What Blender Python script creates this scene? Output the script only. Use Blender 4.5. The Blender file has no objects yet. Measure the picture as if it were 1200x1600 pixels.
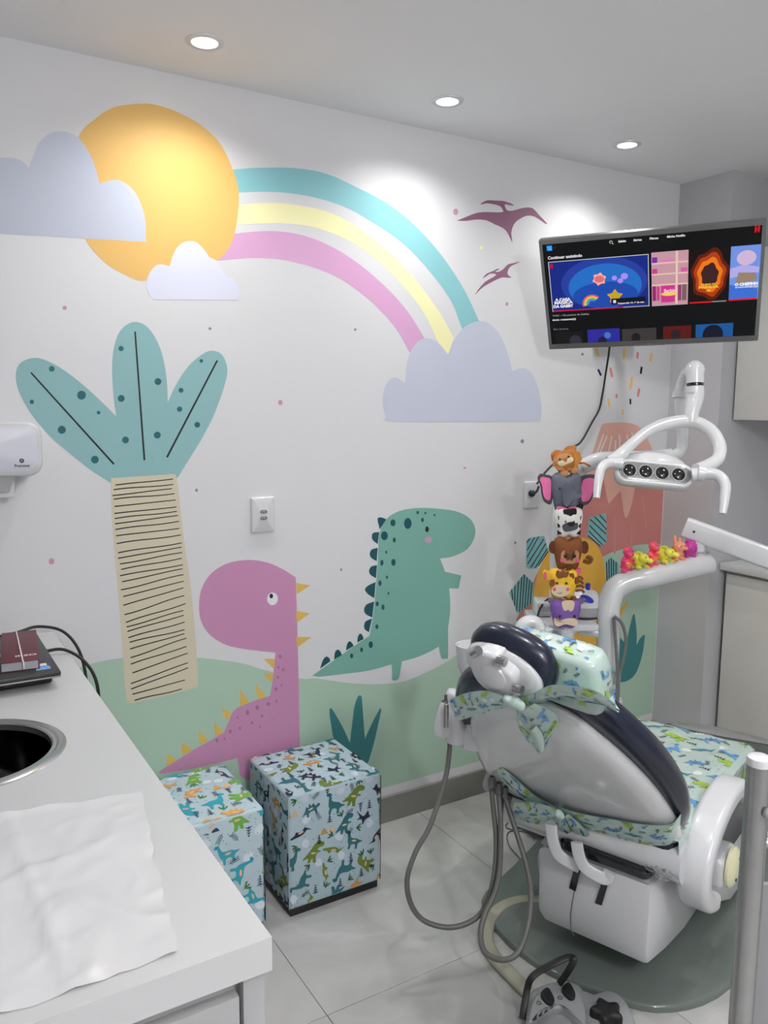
import bpy, bmesh, math, random
from mathutils import Vector, Matrix
from mathutils.geometry import tessellate_polygon
random.seed(7)
S = bpy.context.scene
COL = S.collection
V = Vector
# ---------------------------------------------------------------- camera
FPX, H0 = 1265.47, 1.5936
R_ = V((0.85473543, -0.51902109, 0.00666756)); U_ = V((0.06311535, 0.11669532, 0.99115938)); F_ = V((0.51521069, 0.84675812, -0.13250899))
CAM = V((0, 0, H0))
cd = bpy.data.cameras.new('camera'); cam = bpy.data.objects.new('camera', cd); COL.objects.link(cam)
cd.sensor_fit = 'VERTICAL'; cd.sensor_height = 36; cd.sensor_width = 27; cd.lens = FPX / 1600 * 36; cd.clip_start = .02
m3 = Matrix((R_, U_, -F_)).transposed().to_4x4(); cam.matrix_world = Matrix.Translation(CAM) @ m3
S.camera = cam
# ---------------------------------------------------------------- light and exposure
EXPO = .76
S.view_settings.view_transform = 'Standard'; S.view_settings.look = 'None'; S.view_settings.gamma = 1
S.view_settings.exposure = EXPO; S.view_settings.use_curve_mapping = False
world = bpy.data.worlds.new('world'); S.world = world; world.use_nodes = True
world.node_tree.nodes['Background'].inputs[0].default_value = (.8, .85, .9, 1)
world.node_tree.nodes['Background'].inputs[1].default_value = .02
S.cycles.max_bounces = 10; S.cycles.diffuse_bounces = 6; S.cycles.glossy_bounces = 4; S.cycles.transmission_bounces = 6
S.cycles.caustics_reflective = False; S.cycles.caustics_refractive = False
ZC, YW, XW = 2.555, 2.5, 3.03            # ceiling height, mural wall, pillar face
SPOT_W = 14.0      # wall-side row
REAR_W = 21.0      # the other rows
FILL_W = 34.0     # unseen fill lamp added behind the camera
SPOTS = [(.789, 2.24), (1.59, 2.24), (2.41, 2.24)]                      # the three in view
SPOTS_REAR = [(1.2, 1.05), (2.35, 1.05), (.0, -.4), (1.7, -.4)]
FILL_LAMPS = [(.9, -.9)]   # added fill lamp, brightens the ceiling and evens out the room

def ray(px, py): return F_ + R_ * ((px - 600) / FPX) - U_ * ((py - 800) / FPX)
def atz(px, py, z): r = ray(px, py); return CAM + r * ((z - H0) / r.z)
def aty(px, py, y): r = ray(px, py); return CAM + r * (y / r.y)
def atx(px, py, x): r = ray(px, py); return CAM + r * (x / r.x)
def atd(px, py, d): return CAM + ray(px, py) * d

# ---------------------------------------------------------------- materials
def lin(c): c = c / 255; return c / 12.92 if c <= .04045 else ((c + .055) / 1.055) ** 2.4
ILL = .70
def rgb(c, k=1.0): return tuple(min(.92, lin(x) * k) for x in c)
MATS = {}
def mat(name, c, rough=.5, metal=0, coat=0, noise=.04, scale=12, bump=0, bscale=200, emit=None, trans=0, alb=True, spec=.5, ill=None):
    if name in MATS: return MATS[name]
    m = bpy.data.materials.new(name); m.use_nodes = True; nt = m.node_tree; b = nt.nodes['Principled BSDF']
    col = rgb(c, 1 / (ill or ILL)) if alb else rgb(c)
    tc = nt.nodes.new('ShaderNodeTexCoord')
    nz = nt.nodes.new('ShaderNodeTexNoise'); nz.inputs['Scale'].default_value = scale; nz.inputs['Detail'].default_value = 4
    nt.links.new(tc.outputs['Object'], nz.inputs['Vector'])
    mx = nt.nodes.new('ShaderNodeMix'); mx.data_type = 'RGBA'
    mx.inputs[6].default_value = tuple(x * (1 - noise) for x in col) + (1,)
    mx.inputs[7].default_value = tuple(min(.95, x * (1 + noise)) for x in col) + (1,)
    nt.links.new(nz.outputs[0], mx.inputs[0]); nt.links.new(mx.outputs[2], b.inputs['Base Color'])
    b.inputs['Roughness'].default_value = rough; b.inputs['Metallic'].default_value = metal
    b.inputs['Coat Weight'].default_value = coat; b.inputs['Coat Roughness'].default_value = .08
    b.inputs['Specular IOR Level'].default_value = spec
    if trans: b.inputs['Transmission Weight'].default_value = trans
    if bump:
        n2 = nt.nodes.new('ShaderNodeTexNoise'); n2.inputs['Scale'].default_value = bscale
        nt.links.new(tc.outputs['Object'], n2.inputs['Vector'])
        bp = nt.nodes.new('ShaderNodeBump'); bp.inputs['Strength'].default_value = bump; bp.inputs['Distance'].default_value = .002
        nt.links.new(n2.outputs[0], bp.inputs['Height']); nt.links.new(bp.outputs[0], b.inputs['Normal'])
    if emit is not None:
        b.inputs['Emission Color'].default_value = rgb(c) + (1,); b.inputs['Emission Strength'].default_value = emit
    MATS[name] = m; return m
def paint(name, c): return mat('paint_' + name, c, rough=.55, noise=.03, scale=6, ill=PAINT_ILL)
PAINT_ILL = .82
def screen(name, c):
    """a lit area of a display: it gives off its own light"""
    if 'scr_' + name in MATS: return MATS['scr_' + name]
    m = bpy.data.materials.new('scr_' + name); m.use_nodes = True; b = m.node_tree.nodes['Principled BSDF']
    b.inputs['Base Color'].default_value = (.004, .004, .004, 1); b.inputs['Roughness'].default_value = .5; b.inputs['Specular IOR Level'].default_value = .15
    b.inputs['Emission Color'].default_value = tuple(lin(x) for x in c) + (1,); b.inputs['Emission Strength'].default_value = .5 ** EXPO
    MATS['scr_' + name] = m; return m

M = dict(
    wall=mat('white_wall_paint', (193, 193, 195), rough=.38, noise=.012, scale=1.5, bump=.12, bscale=60, ill=.74),
    ceil=mat('ceiling_paint', (199, 199, 200), rough=.8, noise=.01, ill=.66),
    grey=mat('grey_wall_paint', (146, 146, 149), rough=.5, noise=.02, ill=.55),
    skirt=mat('grey_skirting_tile', (112, 111, 107), rough=.25, noise=.12, scale=5),
    white=mat('white_plastic', (206, 207, 210), rough=.28, coat=.5, noise=.015, ill=.92),
    enamel=mat('white_enamel', (206, 207, 209), rough=.22, coat=.7, noise=.01, ill=.92),
    cab=mat('cabinet_laminate', (190, 190, 186), rough=.4, noise=.015, ill=.78),
    ctop=mat('white_countertop', (199, 200, 201), rough=.32, noise=.01, ill=.96),
    cabside=mat('counter_cabinet_laminate', (166, 166, 167), rough=.45, noise=.015, ill=.95),
    steel=mat('brushed_steel', (176, 176, 176), rough=.25, metal=.85, noise=.05, scale=40, alb=False),
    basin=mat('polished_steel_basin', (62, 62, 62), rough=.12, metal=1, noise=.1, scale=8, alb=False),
    chrome=mat('chrome', (190, 190, 190), rough=.08, metal=1, noise=.02, alb=False),
    black=mat('black_rubber', (22, 22, 24), rough=.45, noise=.1),
    gloss=mat('black_gloss', (14, 15, 18), rough=.12, coat=.5, noise=.1),
    navy=mat('navy_vinyl', (15, 20, 38), rough=.28, coat=.25, noise=.08, bump=.05, bscale=400, ill=.62),
    hose=mat('grey_hose', (88, 88, 86), rough=.4, noise=.05),
    duct=mat('beige_duct_hose', (150, 148, 132), rough=.4, noise=.06),
    greyp=mat('grey_plastic', (140, 140, 142), rough=.4, noise=.03),
    cream=mat('cream_cap', (196, 194, 160), rough=.35, coat=.3, noise=.03),
    laptop=mat('dark_laptop_case', (40, 40, 42), rough=.4, noise=.06),
)

# ---------------------------------------------------------------- object helpers
WM = {}
def link(o, parent=None):
    COL.objects.link(o)
    if parent is not None: o.parent = parent; WM[o] = WM.get(parent, Matrix())
    else: WM[o] = Matrix()
    return o
def tag(o, label=None, cat=None, group=None, kind=None):
    if label: o['label'] = label
    if cat: o['category'] = cat
    if group: o['group'] = group
    if kind: o['kind'] = kind
    return o
def empty(name, loc, rz=0, label=None, cat=None, group=None, kind=None, mw=None):
    o = bpy.data.objects.new(name, None); COL.objects.link(o); o.empty_display_size = .05
    o.matrix_world = mw if mw is not None else Matrix.Translation(V(loc)) @ Matrix.Rotation(rz, 4, 'Z')
    WM[o] = (mw.copy() if mw is not None else Matrix.Translation(V(loc)) @ Matrix.Rotation(rz, 4, 'Z'))
    return tag(o, label, cat, group, kind)
def mesh(name, vs, fs, m, parent=None, smooth=False, local=False, mi=None, mats=None, angle=40):
    me = bpy.data.meshes.new(name)
    if parent is not None and not local:
        inv = WM[parent].inverted(); vs = [inv @ V(v) for v in vs]
    me.from_pydata([tuple(v) for v in vs], [], fs)
    for k in (mats or [m]): me.materials.append(k)
    if mi: me.polygons.foreach_set('material_index', mi)
    if smooth:
        me.polygons.foreach_set('use_smooth', [True] * len(me.polygons))
        if angle < 180: me.set_sharp_from_angle(angle=math.radians(angle))
    me.update()
    return link(bpy.data.objects.new(name, me), parent)
def from_bm(name, bm, m, parent=None, smooth=True, local=False, angle=40):
    vs = [v.co.copy() for v in bm.verts]; bm.verts.index_update(); fs = [[v.index for v in f.verts] for f in bm.faces]; bm.free()
    return mesh(name, vs, fs, m, parent, smooth, local, angle=angle)
def box(name, lo, hi, m, parent=None, bev=0, seg=2, local=False, mw=None):
    lo, hi = V(lo), V(hi); bm = bmesh.new(); bmesh.ops.create_cube(bm, size=1)
    c = (lo + hi) / 2; d = hi - lo
    for v in bm.verts: v.co = V((v.co.x * d.x, v.co.y * d.y, v.co.z * d.z)) + c
    if bev: bmesh.ops.bevel(bm, geom=bm.edges[:], offset=bev, segments=seg, affect='EDGES', profile=.5)
    if mw is not None: bmesh.ops.transform(bm, matrix=mw, verts=bm.verts)
    bmesh.ops.recalc_face_normals(bm, faces=bm.faces)
    return from_bm(name, bm, m, parent, bool(bev), local)
def crom(pts, n=6, closed=False):
    pts = [V(p) for p in pts]; N = len(pts); out = []
    rng = range(N) if closed else range(N - 1)
    for i in rng:
        p1, p2 = pts[i], pts[(i + 1) % N]
        p0 = pts[(i - 1) % N] if (closed or i > 0) else p1 * 2 - p2
        p3 = pts[(i + 2) % N] if (closed or i + 2 < N) else p2 * 2 - p1
        for k in range(n):
            t = k / n; out.append(.5 * ((2 * p1) + (p2 - p0) * t + (2 * p0 - 5 * p1 + 4 * p2 - p3) * t * t + (3 * p1 - p0 - 3 * p2 + p3) * t ** 3))
    if not closed: out.append(pts[-1])
    return out
def sweep(pts, prof, up=None, scale=None, closed=False):
    """rings of the profile (x side, y up) carried along pts; returns verts, faces"""
    pts = [V(p) for p in pts]; N = len(pts); vs = []; fs = []; K = len(prof); nrm = None
    for i, p in enumerate(pts):
        t = (pts[(i + 1) % N] - pts[i - 1]) if closed else (pts[min(i + 1, N - 1)] - pts[max(i - 1, 0)])
        t = t.normalized() if t.length > 1e-9 else V((0, 0, 1))
        if up is not None:
            u = V(up[i]) if isinstance(up, list) else V(up)
            nrm = (u - t * u.dot(t)).normalized()
        elif nrm is None:
            a = V((0, 0, 1)) if abs(t.z) < .9 else V((1, 0, 0)); nrm = (a - t * a.dot(t)).normalized()
        else: nrm = (nrm - t * nrm.dot(t)).normalized()
        s = t.cross(nrm); k = scale[i] if scale else 1
        for (x, y) in prof: vs.append(p + (s * x + nrm * y) * k)
    for i in range(N if closed else N - 1):
        for k in range(K):
            a = i * K + k; b = i * K + (k + 1) % K; j = (i + 1) % N
            fs.append([a, b, j * K + (k + 1) % K, j * K + k])
    if not closed: fs.append(list(range(K))[::-1]); fs.append(list(range((N - 1) * K, N * K)))
    return vs, fs
def circ(r, n=12, ry=None): return [(r * math.cos(2 * math.pi * k / n), (ry or r) * math.sin(2 * math.pi * k / n)) for k in range(n)]
def rrect(w, h, r, n=4):
    out = []
    for cx, cy, a0 in ((w / 2 - r, h / 2 - r, 0), (-w / 2 + r, h / 2 - r, 90), (-w / 2 + r, -h / 2 + r, 180), (w / 2 - r, -h / 2 + r, 270)):
        for k in range(n + 1):
            a = math.radians(a0 + 90 * k / n); out.append((cx + r * math.cos(a), cy + r * math.sin(a)))
    return out
def tube(name, pts, r, m, parent=None, n=6, res=12, local=False, scale=None, up=None, prof=None, closed=False):
    P = crom(pts, n, closed) if n > 1 else [V(p) for p in pts]
    if scale:
        sc = crom([V((s, 0, 0)) for s in scale], n) if n > 1 else [V((s, 0, 0)) for s in scale]; scale = [s.x for s in sc]
    vs, fs = sweep(P, prof or circ(r, res), up, scale, closed)
    return mesh(name, vs, fs, m, parent, True, local)
def lathe(name, prof, m, parent=None, mw=Matrix(), n=32, local=False, sx=1, sy=1, closed=False):
    vs = []; fs = []; K = len(prof)
    for i in range(n):
        a = 2 * math.pi * i / n
        for (r, z) in prof: vs.append(mw @ V((r * math.cos(a) * sx, r * math.sin(a) * sy, z)))
    for i in range(n):
        for k in range(K - 1 + (1 if closed else 0)):
            j = (i + 1) % n; l = (k + 1) % K; fs.append([i * K + k, j * K + k, j * K + l, i * K + l])
    bm = bmesh.new()
    bv = [bm.verts.new(v) for v in vs]
    for f in fs:
        try: bm.faces.new([bv[i] for i in f])
        except ValueError: pass
    bmesh.ops.remove_doubles(bm, verts=bm.verts, dist=1e-5); bmesh.ops.recalc_face_normals(bm, faces=bm.faces)
    return from_bm(name, bm, m, parent, True, local)
def frame(o, x, y, z=None):
    x = V(x).normalized(); y = V(y); y = (y - x * y.dot(x)).normalized(); z = x.cross(y)
    mm = Matrix((x, y, z)).transposed().to_4x4(); return Matrix.Translation(V(o)) @ mm
def solid_poly(name, pts, d, m, mw=Matrix(), parent=None, bev=0, local=False):
    """a 2-D outline given thickness d along local z, with rounded rims"""
    n = len(pts); bm = bmesh.new(); bv = [bm.verts.new((p[0], p[1], 0)) for p in pts]; f = bm.faces.new(bv)
    r = bmesh.ops.extrude_face_region(bm, geom=[f]); nv = [g for g in r['geom'] if isinstance(g, bmesh.types.BMVert)]
    for v in nv: v.co.z = d
    bmesh.ops.recalc_face_normals(bm, faces=bm.faces)
    if bev:
        ed = [e for e in bm.edges if abs(e.verts[0].co.z - e.verts[1].co.z) < 1e-7]
        bmesh.ops.bevel(bm, geom=ed, offset=bev, segments=2, affect='EDGES', profile=.5)
    bmesh.ops.triangulate(bm, faces=[f for f in bm.faces if len(f.verts) > 4])
    bmesh.ops.transform(bm, matrix=mw, verts=bm.verts); bmesh.ops.recalc_face_normals(bm, faces=bm.faces)
    return from_bm(name, bm, m, parent, bool(bev), local)
def layered(name, outline, layers, m, mw=Matrix(), parent=None, local=False, angle=50, cen=None):
    """outline (2-D) lofted through layers [(z, shrink)], capped: cushions, shells, plush bodies"""
    n = len(outline); cx, cy = cen or (sum(p[0] for p in outline) / n, sum(p[1] for p in outline) / n); vs = []; fs = []
    def off(i, s):
        a, b = outline[i - 1], outline[(i + 1) % n]; t = V((b[0] - a[0], b[1] - a[1])); t.normalize() if t.length else None
        nx, ny = t.y, -t.x
        if nx * (outline[i][0] - cx) + ny * (outline[i][1] - cy) < 0 and False: nx, ny = -nx, -ny
        return (outline[i][0] - nx * s, outline[i][1] - ny * s)
    area = sum(outline[i - 1][0] * outline[i][1] - outline[i][0] * outline[i - 1][1] for i in range(n)); sg = 1 if area > 0 else -1
    for (z, s) in layers:
        for i in range(n):
            if s >= 0 and s < 1: x, y = off(i, s * sg)
            else: k = s - 10; x, y = cx + (outline[i][0] - cx) * k, cy + (outline[i][1] - cy) * k     # s = 10 + k scales about the centre
            vs.append(mw @ V((x, y, z)))
    L = len(layers)
    for j in range(L - 1):
        for i in range(n): fs.append([j * n + i, j * n + (i + 1) % n, (j + 1) * n + (i + 1) % n, (j + 1) * n + i])
    for base, rev in ((0, True), ((L - 1) * n, False)):
        c = len(vs); z = layers[0][0] if rev else layers[-1][0]; vs.append(sum((vs[base + i] for i in range(n)), V()) / n)
        for i in range(n):
            a, b = base + i, base + (i + 1) % n; fs.append([b, a, c] if rev else [a, b, c])
    bm = bmesh.new(); bv = [bm.verts.new(v) for v in vs]
    for f in fs: bm.faces.new([bv[i] for i in f])
    bmesh.ops.recalc_face_normals(bm, faces=bm.faces)
    return from_bm(name, bm, m, parent, True, local, angle=angle)
PUFF = [(-1, 10.35), (-.93, 10.62), (-.75, 10.82), (-.4, 10.96), (0, 11), (.4, 10.96), (.75, 10.82), (.93, 10.62), (1, 10.35)]
def puffy(name, outline, T, m, mw=Matrix(), parent=None, local=False):
    return layered(name, outline, [(z * T, s) for z, s in PUFF], m, mw, parent, local, angle=180)
def ellipse(cx, cy, rx, ry=None, n=20, rot=0):
    ry = ry or rx; c, s = math.cos(rot), math.sin(rot)
    return [(cx + rx * math.cos(2 * math.pi * k / n) * c - ry * math.sin(2 * math.pi * k / n) * s, cy + rx * math.cos(2 * math.pi * k / n) * s + ry * math.sin(2 * math.pi * k / n) * c) for k in range(n)]
def blob_mesh(name, balls, m, parent=None, local=True, voxel=.0012, mw=Matrix()):
    """balls: (centre, radii, rotation-z) fused by a voxel remesh into one continuous body"""
    bm = bmesh.new()
    for b in balls:
        c, r = V(b[0]), b[1]; r = (r, r, r) if not isinstance(r, tuple) else r
        mm = Matrix.Translation(c) @ (Matrix.Rotation(b[2], 4, b[3]) if len(b) > 3 else Matrix()) @ Matrix.Diagonal((r[0], r[1], r[2], 1))
        bmesh.ops.create_icosphere(bm, subdivisions=2, radius=1, matrix=mw @ mm)
    o = from_bm(name, bm, m, parent, True, local, angle=180)
    md = o.modifiers.new('fuse', 'REMESH'); md.mode = 'VOXEL'; md.voxel_size = voxel; md.use_smooth_shade = True
    sm = o.modifiers.new('smooth', 'SMOOTH'); sm.iterations = 2
    return o
def text(name, body, size, m, parent, mw, align='LEFT', bold=0, xs=1, fit=None):
    """flat lettering, turned into a plain mesh; returns it with its width"""
    cu = bpy.data.curves.new('type', 'FONT'); cu.body = body; cu.size = size; cu.align_x = align; cu.offset = bold
    cu.resolution_u = 3; t = bpy.data.objects.new('type', cu)
    me = bpy.data.meshes.new_from_object(t); bpy.data.objects.remove(t); me.name = name
    me.materials.clear(); me.materials.append(m)
    xs_ = [v.co.x for v in me.vertices]; o = bpy.data.objects.new(name, me); link(o, parent)
    if fit and xs_: xs = fit / (max(xs_) - min(xs_))
    o.matrix_local = WM[parent].inverted() @ mw @ Matrix.Diagonal((xs, 1, 1, 1)); return o

# ================================================================ THE SETTING
floor = box('floor', (-1.25, -1.55, -.05), (3.6, 2.55, -.008), mat('grout', (120, 120, 118), rough=.8), None); tag(floor, kind='structure', label='light grey marbled porcelain tile floor')
def tile_material():
    m = bpy.data.materials.new('marbled_porcelain'); m.use_nodes = True; nt = m.node_tree; b = nt.nodes['Principled BSDF']
    tc = nt.nodes.new('ShaderNodeTexCoord'); n1 = nt.nodes.new('ShaderNodeTexNoise'); n1.inputs['Scale'].default_value = 2.6; n1.inputs['Detail'].default_value = 8; n1.inputs['Distortion'].default_value = 1.2
    nt.links.new(tc.outputs['Object'], n1.inputs['Vector'])
    r = nt.nodes.new('ShaderNodeValToRGB'); e = r.color_ramp.elements
    e[0].position = .3; e[0].color = rgb((150, 150, 148), 1 / .75) + (1,); e[1].position = .72; e[1].color = rgb((176, 175, 174), 1 / .75) + (1,)
    nt.links.new(n1.outputs[0], r.inputs[0])
    n2 = nt.nodes.new('ShaderNodeTexNoise'); n2.inputs['Scale'].default_value = 1.7; n2.inputs['Detail'].default_value = 9; n2.inputs['Distortion'].default_value = .6
    nt.links.new(tc.outputs['Object'], n2.inputs['Vector'])
    v = nt.nodes.new('ShaderNodeValToRGB'); ve = v.color_ramp.elements; ve[0].position = .475; ve[0].color = (0, 0, 0, 1); ve[1].position = .5; ve[1].color = (.14, .14, .14, 1)
    x = ve.new(.525); x.color = (0, 0, 0, 1)
    nt.links.new(n2.outputs[0], v.inputs[0])
    mx = nt.nodes.new('ShaderNodeMix'); mx.data_type = 'RGBA'; mx.inputs[7].default_value = rgb((205, 204, 202), 1 / .75) + (1,)
    nt.links.new(v.outputs[0], mx.inputs[0]); nt.links.new(r.outputs[0], mx.inputs[6]); nt.links.new(mx.outputs[2], b.inputs['Base Color'])
    b.inputs['Roughness'].default_value = .22; b.inputs['Specular IOR Level'].default_value = .5
    return m
TM = tile_material()
xs = [-1.25, -.715, .085, .885, 1.685, 2.485, 3.285, 3.6]; ys = [-1.55, -.675, .125, .925, 1.725, 2.55]
for i in range(len(xs) - 1):
    for j in range(len(ys) - 1):
        t = box('floor_tile', (xs[i] + .0008, ys[j] + .0008, -.008), (xs[i + 1] - .0008, ys[j + 1] - .0008, 0), TM, floor, bev=.0006, seg=1)
wb = box('wall_back', (-1.25, YW, -.05), (3.6, YW + .1, 2.7), M['wall']); tag(wb, kind='structure', label='white wall with a painted dinosaur mural')
wr = box('wall_right', (3.55, -1.55, -.05), (3.65, YW, 2.7), M['grey']); tag(wr, kind='structure', label='grey painted wall behind the cabinets')
pl = box('trim_1', (XW, 2.235, -.01), (3.56, YW + .05, 2.6), M['grey']); tag(pl, kind='structure', label='grey painted corner pillar beside the mural')
wl = box('wall_left', (-1.3, -1.55, -.05), (-1.2, YW, 2.7), M['grey']); tag(wl, kind='structure')
wf = box('wall_front', (-1.25, -1.6, -.05), (3.6, -1.5, 2.7), M['wall']); tag(wf, kind='structure')
ce = box('ceiling', (-1.3, -1.6, ZC), (3.65, YW + .1, ZC + .1), M['ceil']); tag(ce, kind='structure')
for k, (x0, x1) in enumerate(((-1.2, -.115), (-.115, .685), (.685, 1.485), (1.485, 2.285), (2.285, XW))):
    bb = box('baseboard_tile', (x0 + .0008, YW - .012, 0), (x1 - .0008, YW, .1026), M['skirt'], None, bev=.001, seg=1)
    if k == 0: BB = bb; bb.name = 'baseboard_back'; tag(bb, kind='structure', label='grey tile skirting along the mural wall')
    else: bb.parent = BB; WM[bb] = Matrix()
sk2 = box('baseboard_right', (XW - .01, 2.235, 0), (XW, YW - .012, .1026), M['skirt']); tag(sk2, kind='structure')

# ---------------------------------------------------------------- mural, painted on the wall (each painted figure a part of the wall)
LAY = [0]
def wp(px, py): p = aty(px, py, YW); return (p.x, p.z)
def curve2(segs, closed=True, n=5):
    out = []
    for s in segs:
        pts = [V((a, b, 0)) for a, b in s]
        if len(pts) > 2: pts = crom(pts, n)
        for p in pts:
            q = (p.x, p.y)
            if not out or abs(out[-1][0] - q[0]) + abs(out[-1][1] - q[1]) > .05: out.append(q)
    if abs(out[0][0] - out[-1][0]) + abs(out[0][1] - out[-1][1]) < .05: out.pop()
    return out
def wall_paint(name, polys, m, parent=None, lay=1, label=None, clip=None):
    """flat coat(s) of paint on the mural wall; polys are outlines already in pixel units of the photograph taken to the wall plane"""
    vs = []; fs = []; y = YW - .00015 * lay
    for poly in polys:
        P = [wp(*q) for q in poly]
        if clip is not None: P = [(min(max(x, clip[0]), clip[1]), max(z, clip[2])) for x, z in P]
        tri = tessellate_polygon([[V((x, z, 0)) for x, z in P]]); b = len(vs)
        vs += [(x, y, z) for x, z in P]
        for t in tri:
            a, c, d = [P[i] for i in t]; ar = (c[0] - a[0]) * (d[1] - a[1]) - (c[1] - a[1]) * (d[0] - a[0])
            fs.append([b + i for i in (t if ar > 0 else t[::-1])])
    o = mesh(name, vs, fs, m, parent or wb)
    if label: o['label'] = label
    return o
def stroke(p, q, w, w2=None, n=1):
    """a brush stroke between pixel points with round ends"""
    d = V((q[0] - p[0], q[1] - p[1])); a0 = math.atan2(d.y, d.x); out = []
    for k in range(7): a = a0 + math.pi / 2 + math.pi * k / 6; out.append((p[0] + math.cos(a) * w / 2, p[1] + math.sin(a) * w / 2))
    w2 = w if w2 is None else w2
    for k in range(7): a = a0 - math.pi / 2 + math.pi * k / 6; out.append((q[0] + math.cos(a) * w2 / 2, q[1] + math.sin(a) * w2 / 2))
    return out
def wavy(p, q, w, amp):
    n = 8; d = V((q[0] - p[0], q[1] - p[1])); nn = V((-d.y, d.x)).normalized(); top = []; bot = []
    for k in range(n + 1):
        t = k / n; o = math.sin(t * math.pi * 1.6 + .6) * amp; c = V(p) + d * t + nn * o; ww = w / 2 * (1 - .25 * t)
        top.append((c.x - nn.x * ww, c.y - nn.y * ww)); bot.append((c.x + nn.x * ww, c.y + nn.y * ww))
    return top + bot[::-1]
def z3(l, ox, oy, s): return [(ox + x / s, oy + y / s) for x, y in l]
P = {k: paint(k, c) for k, c in dict(sun=(214, 172, 98), cloud=(181, 186, 201), cloud2=(203, 205, 221), teal=(128, 183, 189), yellow=(232, 222, 172), pink=(200, 153, 190),
     green=(160, 186, 167), leaf=(130, 172, 174), dteal=(18, 92, 98), trunk=(196, 188, 165), black=(14, 16, 20), bird=(132, 88, 112), rose=(184, 130, 166), spike=(206, 170, 84),
     dino=(112, 162, 149), spine=(14, 74, 84), plant=(54, 118, 122), mount=(184, 118, 112), drip=(206, 158, 144), dome=(208, 160, 60), crystal=(116, 168, 172), cheek=(176, 150, 172), eye=(214, 214, 216),
     mauve=(150, 105, 140), dotpink=(186, 140, 160), dotgrey=(130, 124, 130), confy=(222, 182, 90), confp=(205, 125, 130), navy=(20, 20, 90), stripe=(214, 205, 200), orange=(214, 156, 50)).items()}
# meadow
wall_paint('painted_meadow', [curve2([[(-30, 1130), (60, 1085), (100, 1056), (128, 1042), (169, 1031), (230, 1025), (300, 1027), (352, 1032), (385, 1038), (411, 1046), (467, 1060), (495, 1060), (540, 1066.5), (588, 1069), (633, 1064), (687, 1040), (713, 1024), (727, 1016), (760, 1000), (800, 976), (850, 943), (900, 905), (942, 870), (975, 857.5), (1000, 851), (1040, 849)],
    [(1040, 849), (1045, 1240)], [(1045, 1240), (-30, 1700)]])], P['green'], lay=1, label='pale green painted hill along the bottom of the wall', clip=(-1.1, XW - .004, .138))
# sun, clouds, rainbow
def rb(outer, inner, n=5): return curve2([outer, inner[::-1]], n=n)
rain = [('teal', [(330, 272), (365, 265), (407, 262), (466, 263), (511, 272), (556, 292), (610, 321), (655, 359), (695, 406), (727, 456), (749, 503)], [(330, 306), (371, 301), (430, 300), (484, 307), (538, 323), (583, 348), (628, 379), (668, 420), (704, 469), (722, 514)]),
        ('yellow', [(330, 326), (374, 320), (430, 317), (479, 323), (520, 334), (565, 359), (610, 395), (650, 438), (686, 487), (709, 528)], [(330, 353), (371, 351), (439, 349), (493, 356), (547, 377), (592, 409), (632, 449), (664, 492), (686, 537), (700, 555)]),
        ('pink', [(330, 371), (367, 365), (421, 361), (466, 366), (511, 382), (556, 409), (601, 447), (637, 487), (664, 530)], [(330, 409), (344, 407), (394, 403), (443, 406), (497, 420), (542, 442), (587, 478), (619, 514), (640, 551)])]
arc0 = None
for k, o, i in rain:
    a = wall_paint('painted_rainbow_band', [rb(o, i)], P[k], arc0 or wb, lay=2, label=k + ' band of the painted rainbow')
sun = [(213, 162), (240, 163), (277, 175), (313, 195), (343, 223), (363, 263), (373, 300), (370, 347), (360, 383), (340, 407), (300, 432), (262, 440), (230, 438), (213, 437), (173, 417), (147, 393), (133, 372), (118, 330), (113, 270), (123, 213), (147, 187), (177, 168)]
wall_paint('painted_sun', [curve2([sun + sun[:1]])], P['sun'], lay=3, label='big golden painted sun')
wall_paint('painted_cloud', [curve2([[(228, 378), (227, 345), (222, 325), (212, 302), (195, 286), (178, 281), (155, 287)], [(155, 287), (150, 265), (140, 240), (125, 218), (110, 208), (92, 205), (75, 210), (60, 225), (52, 245), (45, 263)], [(45, 263), (35, 252), (20, 247), (0, 247), (-25, 255), (-45, 280), (-60, 330), (-66, 361)], [(-66, 361), (0, 365), (228, 378)]])], P['cloud'], lay=4, label='blue-grey painted cloud over the left of the sun')
wall_paint('painted_cloud', [curve2([[(240, 468), (373, 469)], [(373, 469), (372, 453), (367, 438), (360, 434), (353, 433)], [(353, 433), (347, 420), (337, 407), (327, 402)], [(327, 402), (317, 388), (305, 378), (293, 377), (280, 383), (271, 397), (265, 416)], [(265, 416), (250, 413), (240, 418), (232, 430), (229, 447), (233, 460), (240, 468)]])], P['cloud2'], lay=4, label='small pale painted cloud at the foot of the sun')
wall_paint('painted_cloud', [curve2([[(603, 652), (610, 658), (727, 659), (844, 658)], [(844, 658), (846, 636), (839, 600), (828, 580), (815, 575), (800, 580)], [(800, 580), (794, 555), (781, 523), (763, 505), (747, 502), (727, 510), (709, 532), (700, 554)], [(700, 554), (686, 537), (671, 529), (655, 532), (641, 550), (635, 573), (633, 599)], [(633, 599), (619, 590), (608, 594), (600, 609), (598, 631), (603, 652)]])], P['cloud'], lay=4, label='blue-grey painted cloud where the rainbow ends')
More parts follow.
